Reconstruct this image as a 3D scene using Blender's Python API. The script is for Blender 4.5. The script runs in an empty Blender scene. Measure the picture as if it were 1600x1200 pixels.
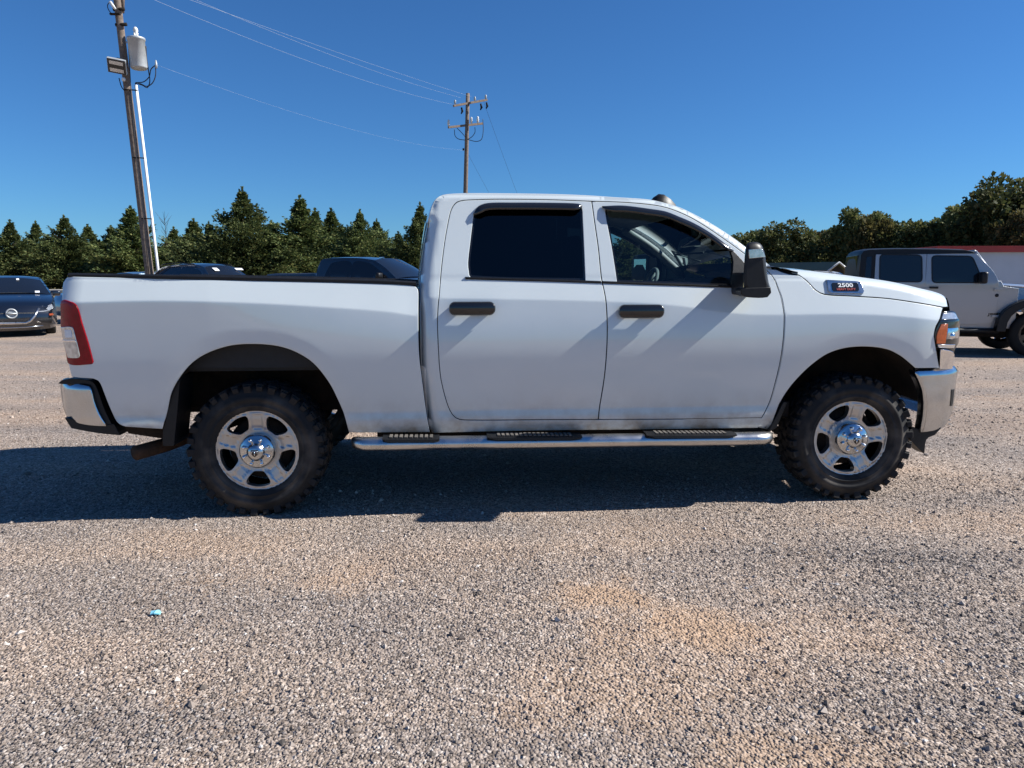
import bpy, bmesh, math, random
import numpy as np
from mathutils import Vector, Matrix
from mathutils.geometry import delaunay_2d_cdt

random.seed(7)
rng = np.random.default_rng(11)
R = math.radians
sc = bpy.context.scene
COL = sc.collection

# ------------------------------------------------------------------ camera, sky, sun
CAM_H = 1.478
PITCH = R(8.6)
FPX = 1111.0                       # focal length in pixels of a 1600 px wide frame
cam = bpy.data.cameras.new('Camera')
cam.sensor_width = 36.0
cam.lens = 36.0 * FPX / 1600.0
cam.clip_end = 3000
camo = bpy.data.objects.new('Camera', cam)
COL.objects.link(camo)
camo.location = (0, 0, CAM_H)
camo.rotation_euler = (R(90) - PITCH, 0, 0)
sc.camera = camo

YAW = R(5.2)                       # the pickup stands almost square to the camera
SUN_EL = R(40.0)
SUN_AZ = YAW - R(2.8)              # measured from +X
sun_dir = Vector((math.cos(SUN_AZ) * math.cos(SUN_EL), math.sin(SUN_AZ) * math.cos(SUN_EL), math.sin(SUN_EL)))
w = bpy.data.worlds.new('World')
sc.world = w
w.use_nodes = True
nt = w.node_tree
sky = nt.nodes.new('ShaderNodeTexSky')
sky.sky_type = 'NISHITA'
sky.sun_disc = False
sky.sun_elevation = SUN_EL
sky.sun_rotation = R(90) - SUN_AZ
sky.altitude = 0
sky.air_density = 1.0
sky.dust_density = 0.0
sky.ozone_density = 6.0
bg = nt.nodes['Background']
tint = nt.nodes.new('ShaderNodeMixRGB')            # clear-day colour cast of the whole sky
tint.blend_type = 'MULTIPLY'
tint.inputs[0].default_value = 1.0
tint.inputs[2].default_value = (0.52, 0.95, 1.34, 1)
nt.links.new(sky.outputs[0], tint.inputs[1])
nt.links.new(tint.outputs[0], bg.inputs[0])
bg.inputs[1].default_value = 0.050
sl = bpy.data.lights.new('Sun', 'SUN')
sl.energy = 5.0
sl.angle = R(0.53)
sl.color = (1.0, 0.98, 0.925)
slo = bpy.data.objects.new('Sun', sl)
COL.objects.link(slo)
slo.rotation_euler = sun_dir.to_track_quat('Z', 'Y').to_euler()
slo.location = (20, 5, 30)
sc.view_settings.view_transform = 'Standard'
sc.view_settings.look = 'None'
sc.view_settings.gamma = 1
sc.view_settings.exposure = 0.72
sc.view_settings.use_curve_mapping = False
sc.cycles.max_bounces = 8
sc.cycles.transparent_max_bounces = 12
sc.cycles.use_denoising = True


# ------------------------------------------------------------------ helpers
def tag(o, label=None, cat=None, group=None, kind=None):
    if label: o['label'] = label
    if cat: o['category'] = cat
    if group: o['group'] = group
    if kind: o['kind'] = kind
    return o


def empty(name, loc=(0, 0, 0), rz=0, label=None, cat=None, group=None):
    o = bpy.data.objects.new(name, None)
    COL.objects.link(o)
    o.empty_display_size = 0.3
    o.location = loc
    o.rotation_euler = (0, 0, rz)
    return tag(o, label, cat, group)


def link(name, me, mat, parent=None):
    o = bpy.data.objects.new(name, me)
    COL.objects.link(o)
    if mat is not None:
        me.materials.append(mat)
    if parent is not None:
        o.parent = parent
    return o


def build(name, verts, faces, mat, parent=None, smooth=False):
    me = bpy.data.meshes.new(name)
    me.from_pydata([tuple(v) for v in verts], [], [tuple(f) for f in faces])
    if smooth:
        me.polygons.foreach_set('use_smooth', [True] * len(me.polygons))
    me.update()
    return link(name, me, mat, parent)


def bm_obj(name, bm, mat, parent=None, smooth=False):
    me = bpy.data.meshes.new(name)
    bm.to_mesh(me)
    bm.free()
    if smooth:
        me.polygons.foreach_set('use_smooth', [True] * len(me.polygons))
    return link(name, me, mat, parent)


def copy_tree(o, parent=None):
    c = o.copy()
    COL.objects.link(c)
    c.parent = parent
    for ch in list(o.children):
        copy_tree(ch, c)
    return c


def mirror_copy(o, parent, W):
    """copy of a side part for the other side of the vehicle (mesh data shared)"""
    c = o.copy()
    COL.objects.link(c)
    c.parent = parent
    c.scale = (1, -1, 1)
    c.location = (o.location.x, 2 * W - o.location.y, o.location.z)
    for ch in list(o.children):
        d = ch.copy()
        COL.objects.link(d)
        d.parent = c
    return c


def add_box(bm, c, s, bev=0.0, rot=None, seg=2):
    t = bmesh.new()
    bmesh.ops.create_cube(t, size=1)
    for v in t.verts:
        v.co = Vector((v.co.x * s[0], v.co.y * s[1], v.co.z * s[2]))
    if bev > 0:
        bmesh.ops.bevel(t, geom=list(t.edges), offset=bev, segments=seg, affect='EDGES', profile=0.6)
    M = Matrix.Translation(c)
    if rot is not None:
        M = M @ rot
    bmesh.ops.transform(t, matrix=M, verts=t.verts)
    me = bpy.data.meshes.new('tmp')
    t.to_mesh(me)
    t.free()
    bm.from_mesh(me)
    bpy.data.meshes.remove(me)


def box(name, c, s, mat, parent=None, bev=0.0, rot=None, smooth=False):
    bm = bmesh.new()
    add_box(bm, c, s, bev, rot)
    return bm_obj(name, bm, mat, parent, smooth)


def tube_geo(path, rad, seg=10, cap=True):
    P = [Vector(p) for p in path]
    n = len(P)
    rr = rad if isinstance(rad, (list, tuple)) else [rad] * n
    V, F = [], []
    prev = None
    for i in range(n):
        d = (P[min(i + 1, n - 1)] - P[max(i - 1, 0)]).normalized()
        if prev is None:
            a = Vector((0, 0, 1)) if abs(d.z) < 0.9 else Vector((1, 0, 0))
            s = d.cross(a).normalized()
        else:
            s = (prev - d * prev.dot(d)).normalized()
        prev = s
        t = d.cross(s)
        for k in range(seg):
            an = 2 * math.pi * k / seg
            V.append(P[i] + (s * math.cos(an) + t * math.sin(an)) * rr[i])
    for i in range(n - 1):
        for k in range(seg):
            k2 = (k + 1) % seg
            F.append((i * seg + k, i * seg + k2, (i + 1) * seg + k2, (i + 1) * seg + k))
    if cap:
        F.append(tuple(range(seg))[::-1])
        F.append(tuple((n - 1) * seg + k for k in range(seg)))
    return V, F


def tube(name, path, rad, mat, parent=None, seg=10, smooth=True):
    V, F = tube_geo(path, rad, seg)
    return build(name, V, F, mat, parent, smooth)


def merge(parts):
    V, F = [], []
    for v, f in parts:
        o = len(V)
        V += list(v)
        F += [tuple(i + o for i in q) for q in f]
    return V, F


def lathe_geo(prof, seg=48, axis='y'):
    """prof: list of (radius, axial)"""
    V, F = [], []
    n = len(prof)
    for k in range(seg):
        a = 2 * math.pi * k / seg
        for r, y in prof:
            if axis == 'y':
                V.append((r * math.cos(a), y, r * math.sin(a)))
            else:
                V.append((r * math.cos(a), r * math.sin(a), y))
    for k in range(seg):
        k2 = (k + 1) % seg
        for i in range(n - 1):
            q = (k * n + i, k2 * n + i, k2 * n + i + 1, k * n + i + 1)
            F.append(q if axis == 'z' else q[::-1])
    return V, F


def lathe(name, prof, mat, parent=None, seg=48, axis='y', smooth=True):
    V, F = lathe_geo(prof, seg, axis)
    return build(name, V, F, mat, parent, smooth)


# ---- pixel rays: turn a point of the photograph into a point on a vertical plane of the place
def ray(px, py):
    x = (px - 800) / FPX
    y = -(py - 600) / FPX
    return np.array([x, math.cos(PITCH) + y * math.sin(PITCH), -math.sin(PITCH) + y * math.cos(PITCH)])


def ground_at(px, py, z=0.0):
    d = ray(px, py)
    k = (z - CAM_H) / d[2]
    return d[0] * k, d[1] * k


def at_depth(px, py, Y):
    d = ray(px, py)
    k = Y / d[1]
    return Vector((d[0] * k, Y, CAM_H + d[2] * k))


class Frame:
    def __init__(s, ox, oy, yaw):
        s.o = np.array([ox, oy, 0.0])
        s.u = np.array([math.cos(yaw), math.sin(yaw), 0])
        s.v = np.array([-math.sin(yaw), math.cos(yaw), 0])
        s.yaw = yaw

    def T(s, px, py, v=0.0):
        d = ray(px, py)
        c = np.array([0, 0, CAM_H]) - s.o
        k = (v - c @ s.v) / (d @ s.v)
        p = c + d * k
        return float(p @ s.u), float(p[2])

    def TS(s, px, py, D):
        v = 0.0
        for _ in range(6):
            u, z = s.T(px, py, v)
            v = float(np.asarray(D(np.array([u]), np.array([z]))).ravel()[0])
        return u, z

    def curve(s, pts, D=None):
        D = D or (lambda u, z: np.zeros_like(u))
        return [s.TS(p[0], p[1], D) + ((1,) if len(p) > 2 else ()) for p in pts]


def catmull(pts, closed=True, step=0.03):
    """smooth a polyline; points with a third entry stay sharp corners"""
    n = len(pts)
    P = [np.array(p[:2], float) for p in pts]
    sh = [len(p) > 2 for p in pts]
    out = []
    for i in range(n if closed else n - 1):
        a, b = P[i], P[(i + 1) % n]
        pa = P[i - 1] if (closed or i > 0) else a
        pb = P[(i + 2) % n] if (closed or i + 2 < n) else b
        L = np.linalg.norm(b - a)
        m0 = (b - a) if sh[i] or np.array_equal(pa, a) else (b - pa) * L / (L + np.linalg.norm(a - pa) + 1e-9)
        m1 = (b - a) if sh[(i + 1) % n] or np.array_equal(pb, b) else (pb - a) * L / (L + np.linalg.norm(pb - b) + 1e-9)
        k = max(1, int(math.ceil(L / step)))
        for j in range(k):
            t = j / k
            t2, t3 = t * t, t * t * t
            out.append((2 * t3 - 3 * t2 + 1) * a + (t3 - 2 * t2 + t) * m0 + (-2 * t3 + 3 * t2) * b + (t3 - t2) * m1)
    if not closed:
        out.append(P[-1])
    return np.array(out)


def area2(p):
    x, y = p[:, 0], p[:, 1]
    return 0.5 * np.sum(x * np.roll(y, -1) - np.roll(x, -1) * y)


def offset_loop(p, d):
    """positive d moves the loop to its right hand side (outwards for counter-clockwise)"""
    e = np.roll(p, -1, 0) - p
    e /= np.linalg.norm(e, axis=1)[:, None] + 1e-12
    n = np.stack([e[:, 1], -e[:, 0]], 1)
    m = n + np.roll(n, 1, 0)
    l = np.linalg.norm(m, axis=1)[:, None] + 1e-9
    m /= l
    c = np.clip(np.sum(m * n, 1), 0.5, 1)[:, None]
    return p + m * d / c, m


def inside(poly, q):
    x, y = q[:, 0], q[:, 1]
    px, py = poly[:, 0], poly[:, 1]
    qx, qy = np.roll(px, -1), np.roll(py, -1)
    r = np.zeros(len(q), bool)
    for a, b, c, d in zip(px, py, qx, qy):
        if b == d:
            continue
        m = ((b > y) != (d > y)) & (x < (c - a) * (y - b) / (d - b) + a)
        r ^= m
    return r


def seg_dist(line, q, closed=False):
    a = line if closed else line[:-1]
    b = np.roll(line, -1, 0) if closed else line[1:]
    best = np.full(len(q), 1e9)
    for s, e in zip(a, b):
        d = e - s
        t = np.clip(((q - s) @ d) / (d @ d + 1e-12), 0, 1)
        best = np.minimum(best, np.linalg.norm(q - s - t[:, None] * d, axis=1))
    return best


def panel(name, outer, holes, D, mat, parent=None, su=0.05, sz=0.03, gap=0.003, skirt=0.022, rnd=0.003, hole_skirt=None, smoothstep=0.03, seam=None, hole_seam=None, lines=()):
    """sheet-metal panel: outline in the (u, z) plane, pressed to the depth D(u, z), edges folded inwards"""
    outer = outer if isinstance(outer, np.ndarray) else catmull(outer, True, smoothstep)
    holes = [h if isinstance(h, np.ndarray) else catmull(h, True, smoothstep) for h in holes]
    if area2(outer) < 0:
        outer = outer[::-1].copy()
    holes = [h[::-1].copy() if area2(h) > 0 else h for h in holes]
    if gap:
        outer = offset_loop(outer, -gap)[0]
    loops = [outer] + holes
    pts, edges = [], []
    for lp in loops:
        o = len(pts)
        m = len(lp)
        pts += [tuple(p) for p in lp]
        edges += [(o + i, o + (i + 1) % m) for i in range(m)]
    lo, hi = outer.min(0), outer.max(0)
    gu = np.arange(lo[0] + su * 0.37, hi[0], su)
    gz = np.arange(math.floor(lo[1] / sz) * sz, hi[1], sz)
    G = np.stack(np.meshgrid(gu, gz), -1).reshape(-1, 2)
    if len(G):
        k = inside(outer, G)
        for h in holes:
            k &= ~inside(h, G)
        G = G[k]
    if len(G):
        k = np.ones(len(G), bool)
        for lp in loops:
            k &= seg_dist(lp, G, True) > 0.35 * min(su, sz)
        G = G[k]
    for ln in lines:
        ok = inside(outer, ln)
        for h in holes:
            ok &= ~inside(h, ln)
        for lp in loops:
            ok &= seg_dist(lp, ln, True) > 0.012
        if len(G):
            G = G[seg_dist(ln, G) > 0.006]
        o0 = len(pts)
        idx = -np.ones(len(ln), int)
        for i in np.nonzero(ok)[0]:
            idx[i] = len(pts)
            pts.append(tuple(ln[i]))
        edges += [(int(idx[i]), int(idx[i + 1])) for i in range(len(ln) - 1) if idx[i] >= 0 and idx[i + 1] >= 0]
    allp = [Vector(p) for p in pts] + [Vector((float(a), float(b))) for a, b in G]
    vo, eo, fo, ov, oe, of = delaunay_2d_cdt(allp, edges, [], 0, 1e-6)
    V2 = np.array([(v.x, v.y) for v in vo])
    tri = [f for f in fo if len(f) == 3]
    T = np.array(tri)
    cen = V2[T].mean(1)
    k = inside(outer, cen)
    for h in holes:
        k &= ~inside(h, cen)
    T = T[k]
    a = V2[T]
    sa = (a[:, 1, 0] - a[:, 0, 0]) * (a[:, 2, 1] - a[:, 0, 1]) - (a[:, 2, 0] - a[:, 0, 0]) * (a[:, 1, 1] - a[:, 0, 1])
    T[sa < 0] = T[sa < 0][:, ::-1]

    def DN(q):
        e = 0.0015
        u, z = q[:, 0], q[:, 1]
        d = D(u, z)
        du = (D(u + e, z) - D(u - e, z)) / (2 * e)
        dz = (D(u, z + e) - D(u, z - e)) / (2 * e)
        n = np.stack([du, -np.ones_like(du), dz], 1)
        n /= np.linalg.norm(n, axis=1)[:, None]
        return d, n
    d, n = DN(V2)
    V = [np.stack([V2[:, 0], d, V2[:, 1]], 1)]
    N = [n]
    F = [tuple(int(i) for i in t) for t in T]
    MI = [0] * len(F)
    base = len(V2)
    hs = skirt if hole_skirt is None else hole_skirt
    for li, lp in enumerate(loops):
        m = len(lp)
        _, lat = offset_loop(lp, 0.0)
        dd, nn = DN(lp)
        r = rnd
        ring0 = np.stack([lp[:, 0], dd, lp[:, 1]], 1)
        l3 = np.stack([lat[:, 0], np.zeros(m), lat[:, 1]], 1)
        ring1 = ring0 + l3 * r + np.array([0, r, 0])
        ring2 = ring1 + np.array([0, skirt if li == 0 else hs, 0])
        V += [ring0, ring1, ring2]
        N += [nn, l3, l3]
        for i in range(m):
            j = (i + 1) % m
            for q in (0, 1):
                F.append((base + q * m + i, base + (q + 1) * m + i, base + (q + 1) * m + j, base + q * m + j))
                MI.append(1 if q == 1 and ((li == 0 and seam) or (li > 0 and hole_seam)) else 0)
        base += 3 * m
    V = np.concatenate(V)
    N = np.concatenate(N)
    N /= np.linalg.norm(N, axis=1)[:, None] + 1e-9
    me = bpy.data.meshes.new(name)
    me.from_pydata(V.tolist(), [], F)
    me.polygons.foreach_set('use_smooth', [True] * len(me.polygons))
    me.update()
    me.normals_split_custom_set_from_vertices(N.tolist())
    o = link(name, me, mat, parent)
    if seam or hole_seam:
        me.materials.append(M['seam'])
        me.polygons.foreach_set('material_index', MI)
    return o


def skin(name, curve, D, W, bulge, mat, parent=None, nw=14, inset=0.0, thick=0.0, power=2.0, push=0.0, ndir=None):
    """sheet that spans the vehicle from the near silhouette curve to the far one"""
    c = np.array([p[:2] for p in curve])
    d = D(c[:, 0], c[:, 1]) + inset
    t = np.gradient(c, axis=0)
    t /= np.linalg.norm(t, axis=1)[:, None] + 1e-9
    n = np.stack([-t[:, 1], t[:, 0]], 1)
    if ndir is not None:
        n = np.tile(np.array(ndir, float), (len(c), 1))
    V, F = [], []
    ws = [-1 + 2 * i / nw for i in range(nw + 1)]
    for i in range(len(c)):
        for x in ws:
            h = bulge * (1 - abs(x) ** power) + push
            V.append((c[i, 0] + n[i, 0] * h, W + x * (W - d[i]), c[i, 1] + n[i, 1] * h))
    m = nw + 1
    for i in range(len(c) - 1):
        for k in range(nw):
            F.append((i * m + k, (i + 1) * m + k, (i + 1) * m + k + 1, i * m + k + 1))
    o = build(name, V, F, mat, parent, True)
    return o


# ------------------------------------------------------------------ materials
def mat_new(name):
    m = bpy.data.materials.new(name)
    m.use_nodes = True
    t = m.node_tree
    b = t.nodes['Principled BSDF']
    return m, t, b


def nd(t, typ, **kw):
    n = t.nodes.new(typ)
    for k, v in kw.items():
        setattr(n, k, v)
    return n


def ramp(t, stops, interp='LINEAR'):
    n = t.nodes.new('ShaderNodeValToRGB')
    n.color_ramp.interpolation = interp
    e = n.color_ramp.elements
    while len(e) < len(stops):
        e.new(0.5)
    for q, (p, c) in zip(e, stops):
        q.position = p
        q.color = tuple(c) + (1,) if len(c) == 3 else c
    return n


def pmat(name, col, rough=0.5, metal=0.0, var=0.0, scale=8.0, coat=0.0, bump=0.0, bscale=60.0, spec=0.5, col2=None, emit=None, alpha=None):
    m, t, b = mat_new(name)
    b.inputs['Base Color'].default_value = (*col, 1)
    b.inputs['Roughness'].default_value = rough
    b.inputs['Metallic'].default_value = metal
    b.inputs['Specular IOR Level'].default_value = spec
    b.inputs['Coat Weight'].default_value = coat
    b.inputs['Coat Roughness'].default_value = 0.03
    tc = nd(t, 'ShaderNodeTexCoord')
    if var > 0 or col2:
        nz = nd(t, 'ShaderNodeTexNoise')
        nz.inputs['Scale'].default_value = scale
        nz.inputs['Detail'].default_value = 6
        t.links.new(tc.outputs['Object'], nz.inputs['Vector'])
        c2 = col2 or tuple(min(1, c * (1 + var)) for c in col)
        c1 = col if col2 else tuple(c * (1 - var) for c in col)
        r = ramp(t, [(0.3, c1), (0.7, c2)])
        t.links.new(nz.outputs['Fac'], r.inputs['Fac'])
        t.links.new(r.outputs['Color'], b.inputs['Base Color'])
        mr = nd(t, 'ShaderNodeMapRange')
        mr.inputs['To Min'].default_value = max(0.02, rough - 0.08)
        mr.inputs['To Max'].default_value = min(1, rough + 0.1)
        t.links.new(nz.outputs['Fac'], mr.inputs['Value'])
        t.links.new(mr.outputs['Result'], b.inputs['Roughness'])
    if bump > 0:
        n2 = nd(t, 'ShaderNodeTexNoise')
        n2.inputs['Scale'].default_value = bscale
        n2.inputs['Detail'].default_value = 5
        t.links.new(tc.outputs['Object'], n2.inputs['Vector'])
        bp = nd(t, 'ShaderNodeBump')
        bp.inputs['Strength'].default_value = bump
        bp.inputs['Distance'].default_value = 0.02
        t.links.new(n2.outputs['Fac'], bp.inputs['Height'])
        t.links.new(bp.outputs['Normal'], b.inputs['Normal'])
    if emit:
        b.inputs['Emission Color'].default_value = (*emit[0], 1)
        b.inputs['Emission Strength'].default_value = emit[1]
    return m


def paint_mat(name, col, dirt=0.0, zlo=0.5, zhi=0.85, metal=0.0, rough=0.32, dirtcol=(0.30, 0.24, 0.18)):
    """car paint under clear coat, road dust thrown up along the lower edges"""
    m, t, b = mat_new(name)
    b.inputs['Roughness'].default_value = rough
    b.inputs['Metallic'].default_value = metal
    b.inputs['Coat Weight'].default_value = 1.0
    b.inputs['Coat Roughness'].default_value = 0.02
    b.inputs['Coat IOR'].default_value = 1.7
    tc = nd(t, 'ShaderNodeTexCoord')
    sp = nd(t, 'ShaderNodeSeparateXYZ')
    t.links.new(tc.outputs['Object'], sp.inputs[0])
    mr = nd(t, 'ShaderNodeMapRange')
    mr.inputs['From Min'].default_value = zhi
    mr.inputs['From Max'].default_value = zlo
    t.links.new(sp.outputs['Z'], mr.inputs['Value'])
    pw = nd(t, 'ShaderNodeMath', operation='POWER')
    pw.inputs[1].default_value = 2.2
    t.links.new(mr.outputs['Result'], pw.inputs[0])
    nz = nd(t, 'ShaderNodeTexNoise')
    nz.inputs['Scale'].default_value = 7
    nz.inputs['Detail'].default_value = 9
    nz.inputs['Roughness'].default_value = 0.65
    t.links.new(tc.outputs['Object'], nz.inputs['Vector'])
    r = ramp(t, [(0.32, (0.15, 0.15, 0.15)), (0.7, (1, 1, 1))])
    t.links.new(nz.outputs['Fac'], r.inputs['Fac'])
    mu = nd(t, 'ShaderNodeMath', operation='MULTIPLY')
    t.links.new(pw.outputs[0], mu.inputs[0])
    t.links.new(r.outputs['Color'], mu.inputs[1])
    m2 = nd(t, 'ShaderNodeMath', operation='MULTIPLY')
    m2.use_clamp = True
    m2.inputs[1].default_value = dirt
    t.links.new(mu.outputs[0], m2.inputs[0])
    # faint film of dust everywhere
    n3 = nd(t, 'ShaderNodeTexNoise')
    n3.inputs['Scale'].default_value = 2.3
    n3.inputs['Detail'].default_value = 8
    t.links.new(tc.outputs['Object'], n3.inputs['Vector'])
    r3 = ramp(t, [(0.35, tuple(c * 0.96 for c in col)), (0.75, col)])
    t.links.new(n3.outputs['Fac'], r3.inputs['Fac'])
    mx = nd(t, 'ShaderNodeMixRGB')
    mx.inputs[2].default_value = (*dirtcol, 1)
    t.links.new(m2.outputs[0], mx.inputs[0])
    t.links.new(r3.outputs['Color'], mx.inputs[1])
    t.links.new(mx.outputs[0], b.inputs['Base Color'])
    cw = nd(t, 'ShaderNodeMath', operation='SUBTRACT')
    cw.use_clamp = True
    cw.inputs[0].default_value = 1.0
    t.links.new(m2.outputs[0], cw.inputs[1])
    t.links.new(cw.outputs[0], b.inputs['Coat Weight'])
    return m


def glass_mat(name, tint, gloss=1.0):
    """thin automotive glass: tinted see-through with a Fresnel reflection"""
    m, t, b = mat_new(name)
    t.nodes.remove(b)
    out = t.nodes['Material Output']
    tr = nd(t, 'ShaderNodeBsdfTransparent')
    tr.inputs[0].default_value = (*tint, 1)
    gl = nd(t, 'ShaderNodeBsdfGlossy')
    gl.inputs['Roughness'].default_value = 0.01
    gl.inputs['Color'].default_value = (gloss, gloss, gloss, 1)
    fr = nd(t, 'ShaderNodeFresnel')
    fr.inputs['IOR'].default_value = 1.5
    mx = nd(t, 'ShaderNodeMixShader')
    t.links.new(fr.outputs[0], mx.inputs[0])
    t.links.new(tr.outputs[0], mx.inputs[1])
    t.links.new(gl.outputs[0], mx.inputs[2])
    t.links.new(mx.outputs[0], out.inputs['Surface'])
    return m


M = {}
M['white'] = paint_mat('white_car_paint', (0.640, 0.690, 0.692), dirt=1.7, zlo=0.46, zhi=0.84)
M['black_plastic'] = pmat('black_plastic', (0.010, 0.010, 0.011), 0.45, var=0.15, scale=30, bump=0.06, bscale=500, spec=0.35)
M['gloss_black'] = pmat('gloss_black', (0.012, 0.012, 0.013), 0.12, coat=0.5, var=0.05, scale=5)
M['chrome'] = pmat('chrome', (0.80, 0.80, 0.81), 0.07, metal=1.0, var=0.05, scale=9)
M['chrome_dusty'] = pmat('dusty_chrome', (0.55, 0.565, 0.58), 0.17, metal=1.0, var=0.06, scale=14)
M['steel'] = pmat('polished_steel_tube', (0.60, 0.59, 0.58), 0.28, metal=1.0, var=0.12, scale=10)
M['rubber'] = pmat('tyre_rubber', (0.010, 0.010, 0.010), 0.8, col2=(0.022, 0.020, 0.018), scale=5, bump=0.15, bscale=120, spec=0.25)
M['under'] = pmat('underbody', (0.010, 0.009, 0.008), 0.9, col2=(0.030, 0.022, 0.016), scale=6, bump=0.2, bscale=50, spec=0.2)
M['dusty_liner'] = pmat('dusty_wheel_house', (0.020, 0.014, 0.010), 0.95, col2=(0.055, 0.036, 0.024), scale=8, bump=0.3, bscale=60, spec=0.1)
M['rust'] = pmat('rusty_exhaust', (0.035, 0.022, 0.015), 0.85, col2=(0.075, 0.042, 0.026), scale=20, bump=0.3, bscale=90, spec=0.2)
M['red_lens'] = pmat('red_lamp_lens', (0.26, 0.002, 0.008), 0.22, coat=0.0, spec=0.35, var=0.2, scale=25)
M['clear_lens'] = pmat('clear_lamp_lens', (0.62, 0.62, 0.60), 0.12, metal=0.6, coat=1.0, var=0.25, scale=40)
M['amber'] = pmat('amber_reflector', (0.42, 0.075, 0.008), 0.15, coat=0.8, var=0.2, scale=60)
M['trim_grey'] = pmat('dark_grey_interior', (0.035, 0.036, 0.04), 0.75, var=0.2, scale=20)
M['seat'] = pmat('seat_cloth', (0.05, 0.052, 0.056), 0.9, var=0.25, scale=30, bump=0.2, bscale=300)
M['light_trim'] = pmat('light_grey_trim', (0.30, 0.32, 0.33), 0.6, var=0.1, scale=12)
M['tint'] = glass_mat('privacy_glass', (0.012, 0.012, 0.014))
M['clearglass'] = glass_mat('window_glass', (0.50, 0.60, 0.60))
M['darkglass'] = glass_mat('dark_window_glass', (0.06, 0.07, 0.08))
M['red_print'] = pmat('red_lettering', (0.35, 0.02, 0.02), 0.4)
M['white_print'] = pmat('white_lettering', (0.8, 0.8, 0.8), 0.4)
M['mirror_glass'] = pmat('mirror_glass', (0.75, 0.78, 0.8), 0.02, metal=1.0)
M['pad_dust'] = pmat('dusty_step_rubber', (0.06, 0.055, 0.05), 0.9, col2=(0.16, 0.14, 0.12), scale=20)
M['seam'] = pmat('dark_panel_seam', (0.012, 0.012, 0.013), 0.9, spec=0.1)
M['bedliner'] = pmat('bed_liner', (0.02, 0.02, 0.021), 0.7, var=0.2, scale=25, bump=0.2, bscale=200)


CLAY = [(940, 940, 0.30, 0.16, 1.0), (1090, 985, 0.34, 0.17, 0.9), (965, 1010, 0.22, 0.12, 0.6), (1010, 1085, 0.40, 0.22, 0.55), (540, 910, 0.22, 0.12, 0.5), (1340, 985, 0.35, 0.2, 0.35), (1010, 830, 0.7, 0.25, 0.3),
        (880, 1090, 0.3, 0.2, 0.4), (1180, 1060, 0.25, 0.15, 0.4), (1530, 660, 1.4, 0.5, 0.35), (60, 650, 1.2, 0.5, 0.3), (1250, 1190, 0.4, 0.15, 0.7), (330, 850, 0.5, 0.2, 0.3)]


def clay_mask(t, P):
    """ragged patches of clay fines washed over the stone, at fixed places of the lot"""
    L = t.links.new
    nz = nd(t, 'ShaderNodeTexNoise')
    nz.inputs['Scale'].default_value = 3.5
    nz.inputs['Detail'].default_value = 8
    nz.inputs['Roughness'].default_value = 0.65
    L(P, nz.inputs['Vector'])
    sb = nd(t, 'ShaderNodeVectorMath', operation='SUBTRACT')
    sb.inputs[1].default_value = (0.5, 0.5, 0.5)
    L(nz.outputs['Color'], sb.inputs[0])
    sc2 = nd(t, 'ShaderNodeVectorMath', operation='SCALE')
    sc2.inputs['Scale'].default_value = 0.75
    L(sb.outputs[0], sc2.inputs[0])
    ad = nd(t, 'ShaderNodeVectorMath', operation='ADD')
    L(P, ad.inputs[0])
    L(sc2.outputs[0], ad.inputs[1])
    acc = None
    for px, py, rx, ry, st in CLAY:
        gx, gy = ground_at(px, py)
        mp = nd(t, 'ShaderNodeMapping', vector_type='TEXTURE')
        mp.inputs['Location'].default_value = (gx, gy, 0)
        mp.inputs['Scale'].default_value = (rx, ry * 1.6, 1000)
        L(ad.outputs[0], mp.inputs['Vector'])
        ln = nd(t, 'ShaderNodeVectorMath', operation='LENGTH')
        L(mp.outputs[0], ln.inputs[0])
        mr = nd(t, 'ShaderNodeMapRange', interpolation_type='SMOOTHSTEP')
        mr.inputs['From Min'].default_value = 1.15
        mr.inputs['From Max'].default_value = 0.35
        mr.inputs['To Max'].default_value = st * 0.66
        L(ln.outputs['Value'], mr.inputs['Value'])
        if acc is None:
            acc = mr.outputs['Result']
        else:
            mx = nd(t, 'ShaderNodeMath', operation='MAXIMUM')
            L(acc, mx.inputs[0])
            L(mr.outputs['Result'], mx.inputs[1])
            acc = mx.outputs[0]
    return acc


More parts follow.
